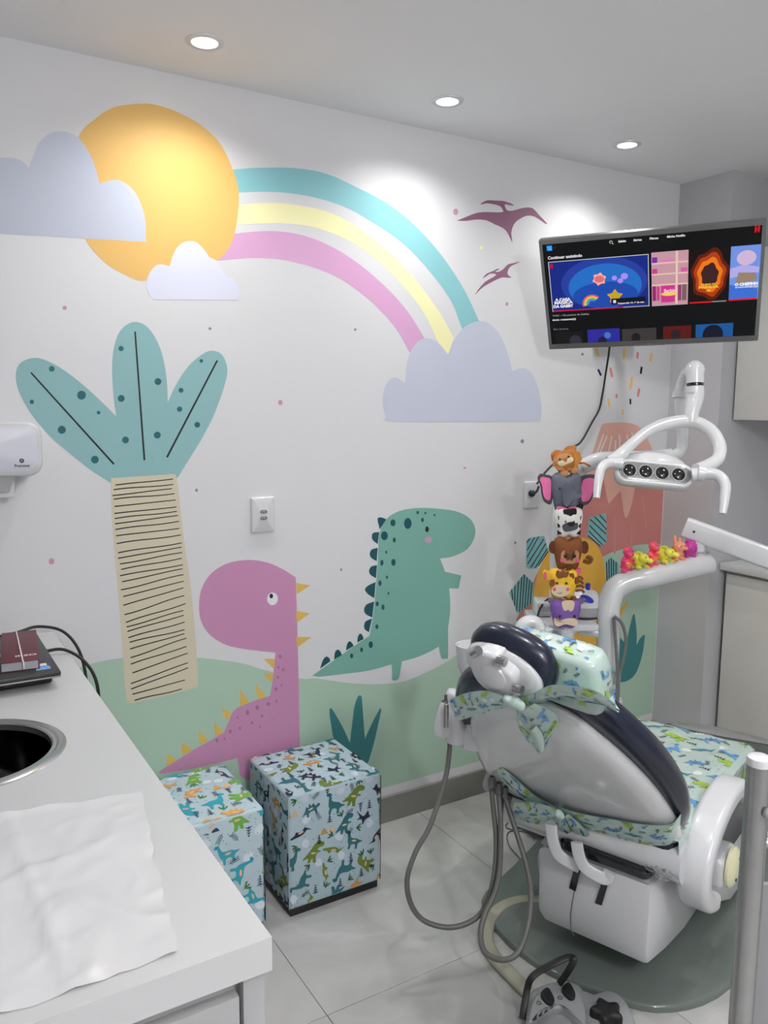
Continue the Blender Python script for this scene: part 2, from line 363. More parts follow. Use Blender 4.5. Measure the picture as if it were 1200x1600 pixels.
# flying reptiles
b1 = [(95, 388), (200, 345), (320, 300), (430, 292), (540, 295), (606, 290), (600, 260), (570, 225), (500, 205), (420, 195), (370, 208), (362, 197), (430, 163), (520, 165), (620, 172), (730, 215), (690, 218), (628, 205), (632, 240), (655, 275), (720, 275), (830, 245), (930, 248), (1000, 320), (1090, 415), (1068, 418), (960, 345), (870, 332), (780, 375), (725, 430), (697, 525), (710, 632), (655, 520), (600, 465), (520, 430), (420, 382), (300, 375), (200, 390)]
b2 = [(295, 1212), (330, 1150), (410, 1060), (500, 1010), (530, 978), (460, 972), (385, 1027), (420, 975), (500, 940), (540, 918), (570, 921), (530, 940), (525, 951), (560, 950), (610, 920), (660, 870), (720, 855), (803, 837), (700, 885), (664, 930), (657, 980), (700, 1014), (650, 1015), (590, 1013), (480, 1065), (400, 1110), (340, 1160)]
wall_paint('painted_pterosaur', [curve2([z3(b1, 700, 290, 7.059) + z3(b1[:1], 700, 290, 7.059)], n=2)], P['bird'], lay=2, label='larger mauve painted pterosaur')
wall_paint('painted_pterosaur', [curve2([z3(b2, 700, 290, 7.059) + z3(b2[:1], 700, 290, 7.059)], n=2)], P['bird'], lay=2, label='smaller mauve painted pterosaur below the first')
# palm
crown = wall_paint('painted_palm_crown', [curve2([[(278, 746), (172.6, 754)], [(172.6, 754), (145.7, 737), (110.8, 710), (76, 679.5), (47.5, 645), (30, 613), (24.7, 588), (30, 569), (47.5, 560), (66.5, 561), (95, 575), (127, 599), (158, 627), (181.5, 650.5)],
    [(181.5, 650.5), (177.3, 619), (175, 575), (178, 543), (187, 518), (202.7, 504.7), (218.5, 504), (234, 515), (248.6, 540), (257, 569), (261, 600), (262.2, 628)], [(262.2, 628), (275.5, 600), (294.5, 572), (316.7, 553), (332.5, 548), (347, 554.5), (355, 575), (351.5, 600), (335.7, 645), (316.7, 683), (297.7, 714), (278, 746)]])], P['leaf'], lay=2, label='three-lobed teal painted palm leaves')
for p, q in (((49, 583), (177.3, 724.5)), ((211, 519), (225.5, 718)), ((339, 564), (261.3, 713.5))): wall_paint('painted_midrib', [stroke(p, q, 2.6, 3)], P['black'], crown, lay=3)
for x, y, r in ((255, 304, 14), (402, 434, 22), (157, 467, 11), (486, 520, 9), (305, 605, 20), (468, 752, 19), (597, 204, 13), (598, 450, 17), (779, 367, 17), (619, 655, 17), (776, 631, 17), (993, 265, 9), (893, 410, 12), (886, 503, 13), (973, 580, 14)):
    wall_paint('painted_spot', [ellipse(x / 3.158, 480 + y / 3.158, r / 3.158)], P['dteal'], crown, lay=3)
trunk = wall_paint('painted_palm_trunk', [curve2([[(176, 747), (273, 740.5)], [(273, 740.5), (277, 752), (287.5, 845), (297, 907.5), (304.7, 985.6), (309.4, 1063.8), (306, 1075)], [(306, 1075), (255, 1088), (207, 1099)], [(207, 1099), (197, 1089), (190.6, 1001), (182.8, 907), (175, 814), (173.5, 752), (176, 747)]])], P['trunk'], lay=3, label='cream painted palm trunk')
for x0, y0, x1, y1 in ((97, 122, 385, 90), (88, 146, 387, 116), (82, 173, 380, 140), (88, 194, 392, 162), (92, 228, 398, 196), (92, 264, 402, 230), (94, 291, 404, 250), (95, 315, 410, 273), (97, 346, 414, 300), (100, 375, 417, 338), (103, 416, 424, 368), (110, 462, 428, 408), (110, 488, 427, 431), (119, 514, 431, 460), (126, 545, 428, 485), (120, 576, 434, 518), (130, 604, 432, 540), (124, 643, 438, 571), (136, 678, 438, 602), (136, 723, 437, 634), (142, 767, 442, 676), (150, 810, 447, 711), (152, 829, 437, 750), (157, 854, 438, 771), (162, 886, 443, 804), (168, 909, 442, 842), (170, 942, 442, 863), (172, 983, 452, 888), (174, 1018, 452, 926), (182, 1060, 458, 962), (174, 1113, 460, 1010), (175, 1142, 460, 1034), (182, 1167, 445, 1096), (193, 1200, 428, 1138)):
    wall_paint('painted_line', [wavy((150 + x0 / 3.2, 720 + y0 / 3.2), (150 + x1 / 3.2, 720 + y1 / 3.2), 1.9, random.uniform(-1.3, 1.3))], P['black'], trunk, lay=4)
# plants
wall_paint('painted_plant', [curve2([[(520, 1150), (515.5, 1121), (515, 1109), (518, 1107), (527, 1121), (537, 1139.5), (546.7, 1160.5)], [(546.7, 1160.5), (550, 1132.5), (554, 1103), (559, 1089), (563, 1086.6), (565.3, 1091), (567, 1113), (570, 1154.7)], [(570, 1154.7), (581.7, 1129), (593, 1108), (595.6, 1110), (592, 1127), (584, 1162), (575.8, 1190)], [(575.8, 1190), (560, 1205), (535, 1200), (520, 1150)]])], P['plant'], lay=2, label='dark teal painted plant behind the tall pouffe')
rpl = [(215, 935), (250, 960), (262, 850), (310, 910)]
wall_paint('painted_plant', [curve2([z3([(262, 850), (290, 880), (312, 912)], 900, 780, 4), z3([(312, 912), (335, 800), (362, 715), (378, 820), (378, 912)], 900, 780, 4), z3([(378, 912), (400, 870), (427, 848), (428, 880), (412, 980), (375, 1085), (325, 1133), (270, 1140), (235, 1095), (215, 1040), (208, 930)], 900, 780, 4), z3([(208, 930), (250, 960), (262, 850)], 900, 780, 4)])], P['plant'], lay=3, label='dark teal painted plant in the right corner')
wall_paint('painted_tail', [curve2([z3([(322, 632), (318, 655), (280, 730), (240, 790), (228, 828), (236, 770), (275, 690), (322, 632)], 900, 780, 4)], n=3)], P['orange'], lay=3, label='orange painted tail tip')
# teal dinosaur
c5 = lambda l: z3(l, 460, 760, 3.75)
din = wall_paint('painted_dinosaur', [curve2([c5([(105, 1108), (135, 1115), (180, 1112), (300, 1097), (430, 1080), (570, 1043)]), c5([(570, 1043), (572, 1135)]), c5([(572, 1135), (590, 1137), (606, 1130), (616, 1108), (630, 1025)]), c5([(630, 1025), (720, 1000), (800, 965), (845, 938)]), c5([(845, 938), (858, 1000), (872, 1011), (890, 1008), (900, 995), (900, 830)]),
    c5([(900, 830), (912, 740), (912, 660), (906, 598)]), c5([(906, 598), (962, 598), (978, 522)][:2]), c5([(962, 598), (978, 522)]), c5([(978, 522), (883, 500)]), c5([(883, 500), (853, 423)]), c5([(853, 423), (930, 410), (1010, 370), (1050, 310), (1060, 250), (1030, 190), (960, 150), (870, 133), (750, 126), (660, 133), (590, 155), (540, 190), (510, 240), (495, 300), (487, 450), (475, 620), (460, 760), (440, 875)]), c5([(440, 875), (350, 935), (230, 1020), (105, 1108)])])], P['dino'], lay=2, label='teal painted dinosaur with a big snout')
for t in (((500, 252), (487, 200), (492, 183), (512, 182), (538, 192)), ((488, 338), (460, 315), (453, 292), (462, 272), (497, 267)), ((482, 438), (450, 418), (441, 395), (452, 370), (488, 360)), ((478, 538), (446, 518), (437, 495), (449, 470), (484, 461)), ((468, 655), (432, 632), (413, 605), (430, 582), (476, 560)), ((456, 768), (418, 748), (408, 722), (422, 692), (467, 674)), ((436, 854), (413, 838), (408, 815), (418, 790), (455, 773)), ((368, 915), (372, 880), (386, 862), (400, 876), (405, 895)), ((302, 962), (308, 925), (323, 907), (338, 918), (347, 935)), ((232, 1015), (238, 970), (255, 956), (270, 968), (278, 988)), ((150, 1068), (168, 1015), (188, 997), (205, 1008), (210, 1025))):
    wall_paint('painted_plate', [curve2([c5(list(t))], n=3)], P['spine'], din, lay=3)
for x, y, rx, ry in ((577, 213, 15, 20), (664, 217, 22, 32), (722, 153, 7, 10), (767, 156, 6, 7), (821, 168, 5, 7), (750, 196, 8, 13), (527, 289, 20, 26), (585, 314, 9, 15), (538, 385, 6, 9), (512, 447, 10, 17), (580, 445, 13, 20), (542, 532, 6, 10), (501, 567, 9, 17), (550, 627, 5, 9), (485, 688, 9, 14), (519, 708, 9, 16), (483, 822, 9, 14), (447, 927, 12, 20), (393, 957, 8, 14), (335, 993, 9, 14)):
    wall_paint('painted_spot', [c5(ellipse(x, y, rx, ry))], P['spine'], din, lay=3)
wall_paint('painted_eye', [c5(ellipse(777, 251, 10, 17))], P['black'], din, lay=3)
wall_paint('painted_cheek', [c5(ellipse(785, 313, 23, 20))], P['cheek'], din, lay=3)
# pink dinosaur
z4 = lambda l: z3(l, 150, 720, 3.2)
rz = wall_paint('painted_dinosaur', [curve2([[(430.3, 1019.5), (405, 1017), (381, 1014), (353, 1007.5), (328, 992), (314, 970), (311, 945), (315, 920), (330, 896), (356, 880), (387, 875), (416, 878.5), (441, 889), (462, 902)], [(462, 902), (464, 960), (466.5, 1060), (469, 1200)], [(469, 1200), (468, 1215), (385, 1218), (373, 1197), (371, 1184)], [(371, 1184), (342, 1192), (300, 1201), (251, 1209)], [(251, 1209), (249.5, 1205), (276, 1188), (300, 1173), (350, 1144.5)], [(350, 1144.5), (360, 1120), (366, 1110), (378, 1102.5), (400, 1094), (422, 1087)], [(422, 1087), (426.6, 1057), (430.3, 1019.5)]])], P['rose'], lay=2, label='pink painted long-necked dinosaur')
for t in (((838, 990), (895, 990), (888, 1040)), ((836, 1062), (888, 1065), (878, 1112)), ((797, 1112), (850, 1180), (808, 1192)), ((722, 1140), (765, 1210), (720, 1224)), ((625, 1232), (678, 1260), (655, 1300)), ((592, 1306), (638, 1358), (595, 1378)), ((515, 1348), (562, 1395), (515, 1420)), ((425, 1408), (482, 1440), (432, 1475)), ((358, 1462), (405, 1497), (352, 1527))):
    wall_paint('painted_spike', [z4(t)], P['spike'], rz, lay=3)
for t in (((10, 565), (93, 580), (14, 632)), ((10, 727), (88, 745), (12, 800)), ((10, 882), (100, 882), (14, 945))): wall_paint('painted_spike', [c5(t)], P['spike'], rz, lay=3)
for x, y, rx, ry in ((921, 978, 8, 10), (911, 1033, 6, 7), (936, 1044, 7, 8), (909, 1081, 6, 7), (927, 1122, 5, 6), (900, 1141, 8, 10), (861, 1216, 9, 10), (902, 1202, 6, 8), (806, 1233, 9, 12), (757, 1258, 9, 14), (708, 1283, 5, 6), (829, 1276, 6, 8), (780, 1310, 7, 9), (719, 1337, 6, 8), (671, 1352, 8, 10), (642, 1389, 5, 7), (604, 1397, 7, 10), (818, 1329, 4, 6), (880, 1287, 3, 4)):
    wall_paint('painted_spot', [z4(ellipse(x, y, rx, ry, 12))], P['mauve'], rz, lay=3)
wall_paint('painted_eye', [z4(ellipse(882, 690, 27, 32))], P['eye'], rz, lay=3, label='white painted eye'); wall_paint('painted_pupil', [z4(ellipse(876, 676, 9, 12))], P['black'], rz, lay=4)
# volcano, drips, dome, crystals
CL = (-1, XW - .004, .138)
z7 = lambda l: z3(l, 900, 540, 4.444)
vol = wall_paint('painted_volcano', [curve2([[(940, 664), (947, 661), (970, 660), (985.5, 661.5), (997, 666), (1006, 675), (1017, 697), (1030, 730), (1045, 770)], [(1045, 770), (1045, 850)], [(1045, 850), (1000, 851), (975, 857.5), (942, 870), (900, 905), (830, 967), (806, 970)], [(806, 970), (835, 905), (862, 850), (893, 790), (913, 742), (925, 709), (940, 664)]])], P['mount'], lay=2, label='red painted volcano', clip=CL)
wall_paint('painted_lava', [curve2([[(940, 664), (947, 661), (970, 660), (985.5, 661.5), (997, 666), (1006, 675), (1017, 697), (1030, 730), (1036, 748)], [(1036, 748), (1030, 755), (1022.6, 760.5), (1017, 761.6), (1008, 756), (993.4, 754)], [(993.4, 754), (988, 783), (982, 803), (978, 809), (975, 803), (972, 783), (969.7, 767)], [(969.7, 767), (958.5, 778.5), (952, 786), (949.5, 783), (945, 760), (942, 742)], [(942, 742), (930, 760), (915, 784), (900, 805), (884, 822)], [(884, 822), (893, 790), (913, 742), (925, 709), (940, 664)]])], P['drip'], vol, lay=3, label='pale pink lava on the painted volcano', clip=CL)
for a, b in (((190, 615), (145, 750)), ((214, 630), (165, 748)), ((248, 630), (225, 748)), ((275, 660), (270, 745)), ((300, 620), (305, 730)), ((353, 622), (366, 680)), ((388, 605), (397, 640))): wall_paint('painted_stroke', [z7(stroke(a, b, 9, 11))], P['stripe'], vol, lay=4)
for a, b in (((270, 1180), (268, 1440)), ((457, 1040), (488, 1260)), ((385, 1240), (387, 1420))): wall_paint('painted_stroke', [z7(stroke(a, b, 8, 12))], paint('streak', (190, 128, 120)), vol, lay=3)
zt = lambda l: z3(l, 780, 640, 4.286)
dome = wall_paint('painted_dome', [curve2([[(780, 1000), (787, 984), (800, 979), (829, 974)], [(829, 974), (830, 955), (832.5, 931.6), (840.7, 894), (857, 862), (878, 845), (901, 839.5), (925, 845), (939, 864), (945, 892), (947, 925), (949, 970), (950, 1030)], [(950, 1030), (944, 1062), (915, 1082), (865, 1088), (815, 1078), (785, 1050), (779, 1020), (780, 1000)]])], P['dome'], lay=4, label='mustard yellow painted dome shape')
for x, y in ((270, 1195), (345, 1020), (595, 910), (560, 1180), (300, 1330)): wall_paint('painted_fleck', [zt(ellipse(x, y, 9, 7, 8))], P['orange'], dome, lay=5)
def crystal(pts, lines, lab):
    c = wall_paint('painted_crystal', [pts], P['crystal'], lay=5, label=lab)
    for a, b in lines: wall_paint('painted_line', [stroke(a, b, 1.5)], P['black'], c, lay=6)
crystal(zt([(182, 875), (200, 858), (300, 845), (330, 950), (250, 1062), (205, 1066), (180, 1050)]), [(zt([a])[0], zt([b])[0]) for a, b in (((185, 890), (203, 866)), ((188, 940), (235, 858)), ((186, 988), (262, 852)), ((192, 1030), (296, 868)), ((212, 1055), (310, 898)), ((240, 1058), (322, 930)), ((262, 1045), (326, 950)))], 'striped teal painted crystal left of the plush tower, upper')
crystal(zt([(600, 725), (715, 692), (720, 885), (680, 920), (590, 845)]), [(zt([a])[0], zt([b])[0]) for a, b in (((608, 735), (712, 830)), ((640, 718), (716, 800)), ((672, 706), (716, 755)), ((604, 775), (712, 885)), ((600, 815), (690, 905)), ((596, 845), (676, 914)))], 'striped teal painted crystal on the volcano')
crystal(zt([(165, 1100), (228, 1162), (225, 1290), (125, 1365), (65, 1225)]), [(zt([a])[0], zt([b])[0]) for a, b in (((82, 1205), (90, 1270)), ((105, 1178), (102, 1310)), ((128, 1150), (115, 1345)), ((150, 1122), (135, 1352)), ((168, 1106), (152, 1342)), ((186, 1125), (170, 1328)), ((203, 1142), (188, 1312)), ((218, 1160), (207, 1300)))], 'striped teal painted crystal nearest the outlet cable')
crystal(zt([(712, 1020), (745, 990), (798, 1030), (800, 1110), (722, 1175)]), [(zt([a])[0], zt([b])[0]) for a, b in (((718, 1025), (722, 1165)), ((734, 1005), (736, 1160)), ((750, 998), (750, 1150)), ((765, 1010), (764, 1140)), ((782, 1022), (780, 1125)))], 'striped teal painted crystal beside the pink toys')
for k, a, b, w in (('confy', (142, 27), (158, 72), 17), ('confy', (335, 22), (332, 88), 18), ('confp', (428, 52), (426, 84), 16), ('confy', (523, 58), (516, 104), 16), ('navy', (156, 170), (171, 203), 15), ('confp', (239, 160), (250, 212), 16), ('black', (455, 153), (450, 190), 15), ('confy', (388, 227), (378, 293), 17), ('confp', (438, 304), (430, 348), 17), ('confp', (281, 342), (282, 360), 13), ('confy', (224, 375), (233, 420), 14), ('black', (377, 374), (378, 403), 12), ('confy', (323, 448), (325, 475), 9)):
    wall_paint('painted_confetti', [z7(stroke(a, b, w))], P[k], lay=2)
for k, x, y, rx, ry in (('dotpink', 101, 481, 3.5, 3.3), ('dotgrey', 328, 513.5, 2.3, 2.3), ('dotpink', 438, 629, 3.5, 4.3), ('dotgrey', 307, 766, 2.3, 2.5), ('dotpink', 80.5, 877, 4.5, 4.8), ('dotgrey', 533, 890, 1.6, 2.4), ('dotgrey', 555, 515, 2, 2.2), ('dotpink', 712, 331, 4, 5.2), ('dotpink', 792, 475, 2.6, 2.8), ('dotgrey', 816, 689.5, 2.8, 3.4), ('dotgrey', 805, 848, 1.8, 2), ('dotgrey', 910, 553.5, 2, 2.2), ('yellow', 752, 387, 3, 3), ('dotpink', 726, 731, 2, 2)):
    wall_paint('painted_dot', [ellipse(x, y, rx, ry, 14)], P[k], lay=2)

# ---------------------------------------------------------------- ceiling lamps
lampglass = bpy.data.materials.new('lit_lamp_glass'); lampglass.use_nodes = True
bb_ = lampglass.node_tree.nodes['Principled BSDF']; bb_.inputs['Emission Color'].default_value = (1, 1, 1, 1); bb_.inputs['Emission Strength'].default_value = 6
def downlight(x, y, label=None, group=None, watt=SPOT_W):
    r = empty('ceiling_spotlight', (x, y, ZC), 0, label, 'ceiling light', group)
    mw = Matrix.Translation((x, y, ZC))
    lathe('trim_ring', [(.034, 0), (.034, -.002), (.036, -.0045), (.047, -.005), (.0505, -.003), (.051, 0)], M['white'], r, mw)
    lathe('lamp_lens', [(0, -.002), (.034, -.001), (.034, 0)], lampglass, r, mw)
    ld = bpy.data.lights.new('spot_lamp', 'SPOT'); ld.energy = watt; ld.spot_size = math.radians(140); ld.spot_blend = 1; ld.shadow_soft_size = .03; ld.use_shadow = True; ld.color = (1, .99, .975)
    lo = bpy.data.objects.new('spot_lamp', ld); COL.objects.link(lo); lo.parent = r; lo.location = (0, 0, -.01)
    return r
for (x, y), lb in zip(SPOTS, ('round recessed ceiling spotlight above the painted sun, nearest the left edge', 'round recessed ceiling spotlight in the middle of the row', 'round recessed ceiling spotlight above the television')): downlight(x, y, lb, 'recessed ceiling spotlights')
for x, y in SPOTS_REAR: downlight(x, y, 'round recessed ceiling spotlight %s, %s' % ('above the chair row' if y > 0 else 'behind the viewer', 'left' if x < .5 else 'middle' if x < 2 else 'right'), 'spotlights over the rest of the room', REAR_W)
for x, y in FILL_LAMPS:  # made-up fitting, added to lift the light on ceiling and walls
    r = empty('added_fill_lamp', (x, y, ZC), 0, 'unseen fill lamp added behind the viewer', 'ceiling light')
    mw = Matrix.Translation((x, y, ZC))
    lathe('fill_lamp_base', [(0, 0), (.07, 0), (.07, -.02), (.06, -.025), (0, -.025)], M['white'], r, mw)
    pd = bpy.data.lights.new('fill_light', 'POINT'); pd.energy = FILL_W; pd.shadow_soft_size = .1; pd.color = (1, .99, .975)
    po = bpy.data.objects.new('fill_light', pd); COL.objects.link(po); po.parent = r; po.location = (0, 0, -.16)
# ================================================================ MOTIFS PRINTED ON FABRIC
def mo(*pts, n=3): return [(p.x, p.y) for p in crom([V((a, b, 0)) for a, b in pts], n, True)]
SAURO = mo((-.5, -.05), (-.3, .0), (-.15, .08), (.05, .1), (.2, .15), (.27, .3), (.3, .45), (.42, .5), (.52, .42), (.5, .34), (.4, .33), (.38, .15), (.33, -.1), (.26, -.2), (.27, -.42), (.16, -.42), (.12, -.22), (-.1, -.22), (-.14, -.42), (-.25, -.42), (-.25, -.18))
REX = mo((-.5, -.32), (-.3, -.05), (-.15, .15), (.0, .4), (.2, .5), (.42, .45), (.45, .28), (.22, .22), (.2, .1), (.34, .08), (.33, .0), (.2, -.02), (.15, -.2), (.2, -.45), (.05, -.45), (-.02, -.25), (-.1, -.45), (-.22, -.45), (-.22, -.25))
STEGO = mo((-.52, -.2), (-.3, .02), (-.2, .2), (-.1, .1), (0, .28), (.08, .12), (.2, .2), (.28, .02), (.42, .08), (.52, 0), (.45, -.1), (.3, -.14), (.28, -.35), (.17, -.35), (.14, -.18), (-.14, -.18), (-.17, -.35), (-.28, -.35), (-.3, -.15))
CROC = mo((-.5, .12), (-.3, .0), (-.1, .1), (.1, .12), (.3, .1), (.5, .08), (.5, .0), (.3, -.04), (.2, -.15), (.1, -.08), (-.1, -.08), (-.2, -.16), (-.3, -.1))
PTERO = mo((-.5, .3), (-.2, .1), (0, .05), (.15, .3), (.3, .05), (.5, .12), (.25, -.05), (.1, -.15), (.0, -.4), (-.12, -.12), (-.4, -.15), (-.25, .0))
CLOUDM = mo((-.4, -.1), (-.2, .25), (.15, .3), (.4, .05), (.3, -.25), (-.1, -.3))
def tree():
    out = []
    for k in range(4): y = .45 - k * .22; w = .12 + .07 * k; out.append([(0, y), (-w, y - .22), (-w * .3, y - .18), (w * .3, y - .18), (w, y - .22)])
    out.append([(-.02, -.3), (.02, -.3), (.02, -.5), (-.02, -.5)]); return out
def sprig():
    out = [[(-.02, -.5), (.02, -.5), (.015, .4), (-.015, .4)]]
    for k in range(5):
        y = -.35 + k * .17
        for s in (-1, 1): out.append([(0, y), (s * .2, y + .12), (s * .24, y + .2), (s * .1, y + .13), (0, y + .05)])
    return out
def leafs(): return [ellipse(0, -.1, .1, .38, 8), ellipse(-.25, -.05, .09, .32, 8, .6), ellipse(.25, -.05, .09, .32, 8, -.6)]
def volc(): return [[(-.4, -.3), (-.1, .3), (.1, .3), (.4, -.3)]]
def palette(kind):
    if kind == 'dark': c = [(28, 36, 62), (44, 104, 112), (186, 140, 84), (104, 124, 46), (46, 92, 50), (196, 204, 218), (206, 176, 142), (160, 88, 40)]
    elif kind == 'bright': c = [(52, 70, 100), (52, 156, 176), (214, 160, 92), (112, 168, 74), (60, 128, 74), (206, 216, 224), (226, 180, 140), (66, 150, 170)]
    else: c = [(46, 58, 66), (62, 140, 150), (92, 152, 202), (150, 184, 60), (92, 140, 190), (214, 222, 222), (170, 196, 70), (50, 100, 150)]
    return [mat('print_%s_%d' % (kind, i), x, rough=.6 if kind != 'mint' else .25, coat=0 if kind != 'mint' else .4, noise=.05, ill=.86) for i, x in enumerate(c)]
def printed(name, parent, kind, place, w, h, size, seed, dens=1.0, off=.0006, local=False, clipf=True, big=None):
    """a fabric print: small motifs laid on the cloth; place(u, v) gives the point and the outward normal on the cloth"""
    rnd = random.Random(seed); vs = []; fs = []; mi = []; pal = palette(kind)
    def put(poly, cx, cy, s, a, ci, lift, flip=1, subdiv=False):
        c_, s_ = math.cos(a), math.sin(a); q = []
        for x, y in poly:
            x *= flip; u = cx + (x * c_ - y * s_) * s; v = cy + (x * s_ + y * c_) * s
            if clipf: u = min(max(u, .002), w - .002); v = min(max(v, .002), h - .002)
            q.append((u, v))
        ar = sum(q[i - 1][0] * q[i][1] - q[i][0] * q[i - 1][1] for i in range(len(q)))
        if abs(ar) < 2e-7: return
        tri = tessellate_polygon([[V((x, y, 0)) for x, y in q]]); b = len(vs)
        for u, v in q:
            p, n = place(u, v); vs.append(p + n * (off + lift * .00012))
        for t in tri: fs.append([b + i for i in t]); mi.append(ci)
    step = size * (1.12 if kind != 'mint' else 1.3); rows = int(h / step) + 2; cols = int(w / step) + 2; k = 0
    seq = [0, 1, 2, 3, 4, 5, 6]
    for j in range(rows):
        for i in range(cols):
            cx = (i + .5 * (j % 2)) * step + rnd.uniform(-.12, .12) * step; cy = j * step + rnd.uniform(-.12, .12) * step
            if not (-.3 * size < cx < w + .3 * size and -.3 * size < cy < h + .3 * size): continue
            a = rnd.choice([0, 0, math.pi, .5, -.5, math.pi / 2, -math.pi / 2]) + rnd.uniform(-.3, .3); fl = rnd.choice([-1, 1]); t = (i * 3 + j * 5 + rnd.randint(0, 2)) % 7
            s = size * rnd.uniform(.9, 1.1)
            if kind == 'mint': t = (i * 2 + j * 3) % 4; a = rnd.uniform(-.25, .25) + (0 if big is None else big); t = [0, 3, 1, 2][t]
            if t == 0: put(SAURO, cx, cy, s, a, 2 if kind == 'mint' else rnd.choice([0, 2, 1]), 1, fl)
            elif t == 1: put(REX, cx, cy, s, a, 3 if kind == 'mint' else rnd.choice([3, 1, 3]), 1, fl)
            elif t == 2: put(STEGO, cx, cy, s, a, 4 if kind == 'mint' else rnd.choice([2, 1, 0]), 1, fl)
            elif t == 3: put(CROC, cx, cy, s, a, 1 if kind == 'mint' else rnd.choice([0, 3]), 1, fl)
            elif t == 4: put(PTERO, cx, cy, s * .9, a, rnd.choice([0, 2]), 1, fl); put(PTERO[:6], cx, cy, s * .5, a, 6, 2, fl)
            elif t == 5: put(SAURO, cx, cy, s * 1.05, a, 1, 1, -fl)
            else:
                for p in volc(): put(p, cx, cy, s * .5, 0, 2, 1); put(p, cx + s * .4, cy, s * .5, 0, 6, 1)
            # belly flash and eye
            if t < 4: put(ellipse(.0, -.02, .14, .05, 8), cx, cy, s, a, 6 if kind != 'mint' else 7, 2, fl); put(ellipse(.42, .42, .03, .03, 6), cx, cy, s, a, 0, 2, fl) if t < 2 else None
            # fillers between
            fx, fy = cx + step * .5, cy + step * .5; z = rnd.randint(0, 3); a2 = rnd.uniform(0, 6.28)
            for dx, dy, kind2 in ((0, 0, z), (.5 * step, .05 * step, (z + 1) % 4)):
                x, y = fx + dx - .25 * step, fy + dy
                if not (0 < x < w and 0 < y < h): continue
                if kind2 == 0:
                    for p in tree(): put(p, x, y, size * .5, rnd.choice([0, math.pi]) * 0 + (math.pi if z % 2 else 0), 0, 1)
                elif kind2 == 1:
                    for p in (sprig() if kind == 'mint' else leafs()): put(p, x, y, size * .42, a2, 0 if kind == 'mint' else 4, 1)
                elif kind2 == 2: put(CLOUDM, x, y, size * .55, a2, 5, 0)
                else:
                    for p in sprig(): put(p, x, y, size * .45, a2, 0, 1)
            for q in range(int(7 * dens)):
                x, y = cx + rnd.uniform(-.6, .6) * step, cy + rnd.uniform(-.6, .6) * step
                if 0 < x < w and 0 < y < h: put(ellipse(0, 0, .5, .5, 5), x, y, size * .045, 0, rnd.choice([0, 1, 4]), 1)
    o = mesh(name, vs, fs, None, parent, False, local, mi=mi, mats=pal); return o
FAB = dict(dark=mat('pale_blue_fabric', (164, 184, 193), rough=.75, noise=.02, bump=.1, bscale=900, ill=.86), bright=mat('sky_blue_fabric', (174, 193, 201), rough=.75, noise=.02, bump=.1, bscale=900, ill=.84),
           mint=mat('mint_fabric_under_plastic', (182, 201, 194), rough=.3, coat=.5, noise=.03, bump=.25, bscale=35, ill=.95), minto=mat('mint_fabric_ribbon', (178, 198, 191), rough=.6, noise=.04, bump=.1, bscale=300, ill=.82))

# ================================================================ COUNTER (left foreground)
CX, CY0, CZ = .3755, .885, .919
cab = empty('counter_cabinet', (-.2, 1.7, 0), 0, 'pale grey laminate base cabinet under the white worktop', 'cabinet')
box('end_panel', (-.62, CY0 + .03, .08), (CX - .012, CY0 + .048, CZ - .046), M['cabside'], cab, bev=.002)
box('side_panel', (CX - .03, CY0 + .0485, .08), (CX - .0125, YW - .003, CZ - .046), M['cabside'], cab, bev=.002)
box('side_panel', (-.64, CY0 + .0485, .08), (-.622, YW - .003, CZ - .046), M['cabside'], cab, bev=.002)
box('bottom_panel', (-.62, CY0 + .05, .08), (CX - .031, YW - .01, .098), M['cabside'], cab)
box('plinth', (-.6, CY0 + .07, 0), (CX - .05, YW - .01, .08), M['cabside'], cab)
box('end_strip', (CX - .035, CY0 + .012, .12), (CX - .006, CY0 + .03, CZ - .046), M['cabside'], cab, bev=.001)
dfr = box('door', (-.6, CY0 + .012, .12), (CX - .04, CY0 + .0295, CZ - .075), M['cabside'], cab, bev=.002)
box('door', (CX - .012, 1.0, .12), (CX - .004, 1.6, CZ - .06), M['cabside'], cab, bev=.001)
box('door', (CX - .012, 1.61, .12), (CX - .004, 2.2, CZ - .06), M['cabside'], cab, bev=.001)
SC, SR = V((.09, 1.68)), .176
# worktop with a round cut-out
def worktop():
    lo, hi = V((-.65, CY0)), V((CX, YW - .002)); n = 48; ring = [(SC.x + (SR - .012) * math.cos(2 * math.pi * k / n), SC.y + (SR - .012) * math.sin(2 * math.pi * k / n)) for k in range(n)]
    outer = []
    for x, y in ring:
        d = V((x, y)) - SC; t = 1e9
        if abs(d.x) > 1e-6: t = min(t, ((hi.x if d.x > 0 else lo.x) - SC.x) / d.x)
        if abs(d.y) > 1e-6: t = min(t, ((hi.y if d.y > 0 else lo.y) - SC.y) / d.y)
        outer.append((SC.x + d.x * t, SC.y + d.y * t))
    # put exact corners in
    for cxy in ((lo.x, lo.y), (hi.x, lo.y), (lo.x, hi.y), (hi.x, hi.y)):
        k = min(range(n), key=lambda i: (outer[i][0] - cxy[0]) ** 2 + (outer[i][1] - cxy[1]) ** 2); outer[k] = cxy
    vs = []; fs = []
    for z in (CZ, CZ - .046):
        for q in (ring, outer): vs += [(x, y, z) for x, y in q]
    for k in range(n):
        j = (k + 1) % n
        fs += [[k, j, n + j, n + k][::-1], [2 * n + k, 2 * n + j, 3 * n + j, 3 * n + k], [n + k, n + j, 3 * n + j, 3 * n + k][::-1], [k, j, 2 * n + j, 2 * n + k]]
    bm = bmesh.new(); bv = [bm.verts.new(v) for v in vs]
    for f in fs: bm.faces.new([bv[i] for i in f])
    bmesh.ops.recalc_face_normals(bm, faces=bm.faces)
    return from_bm('countertop', bm, M['ctop'], None, False)
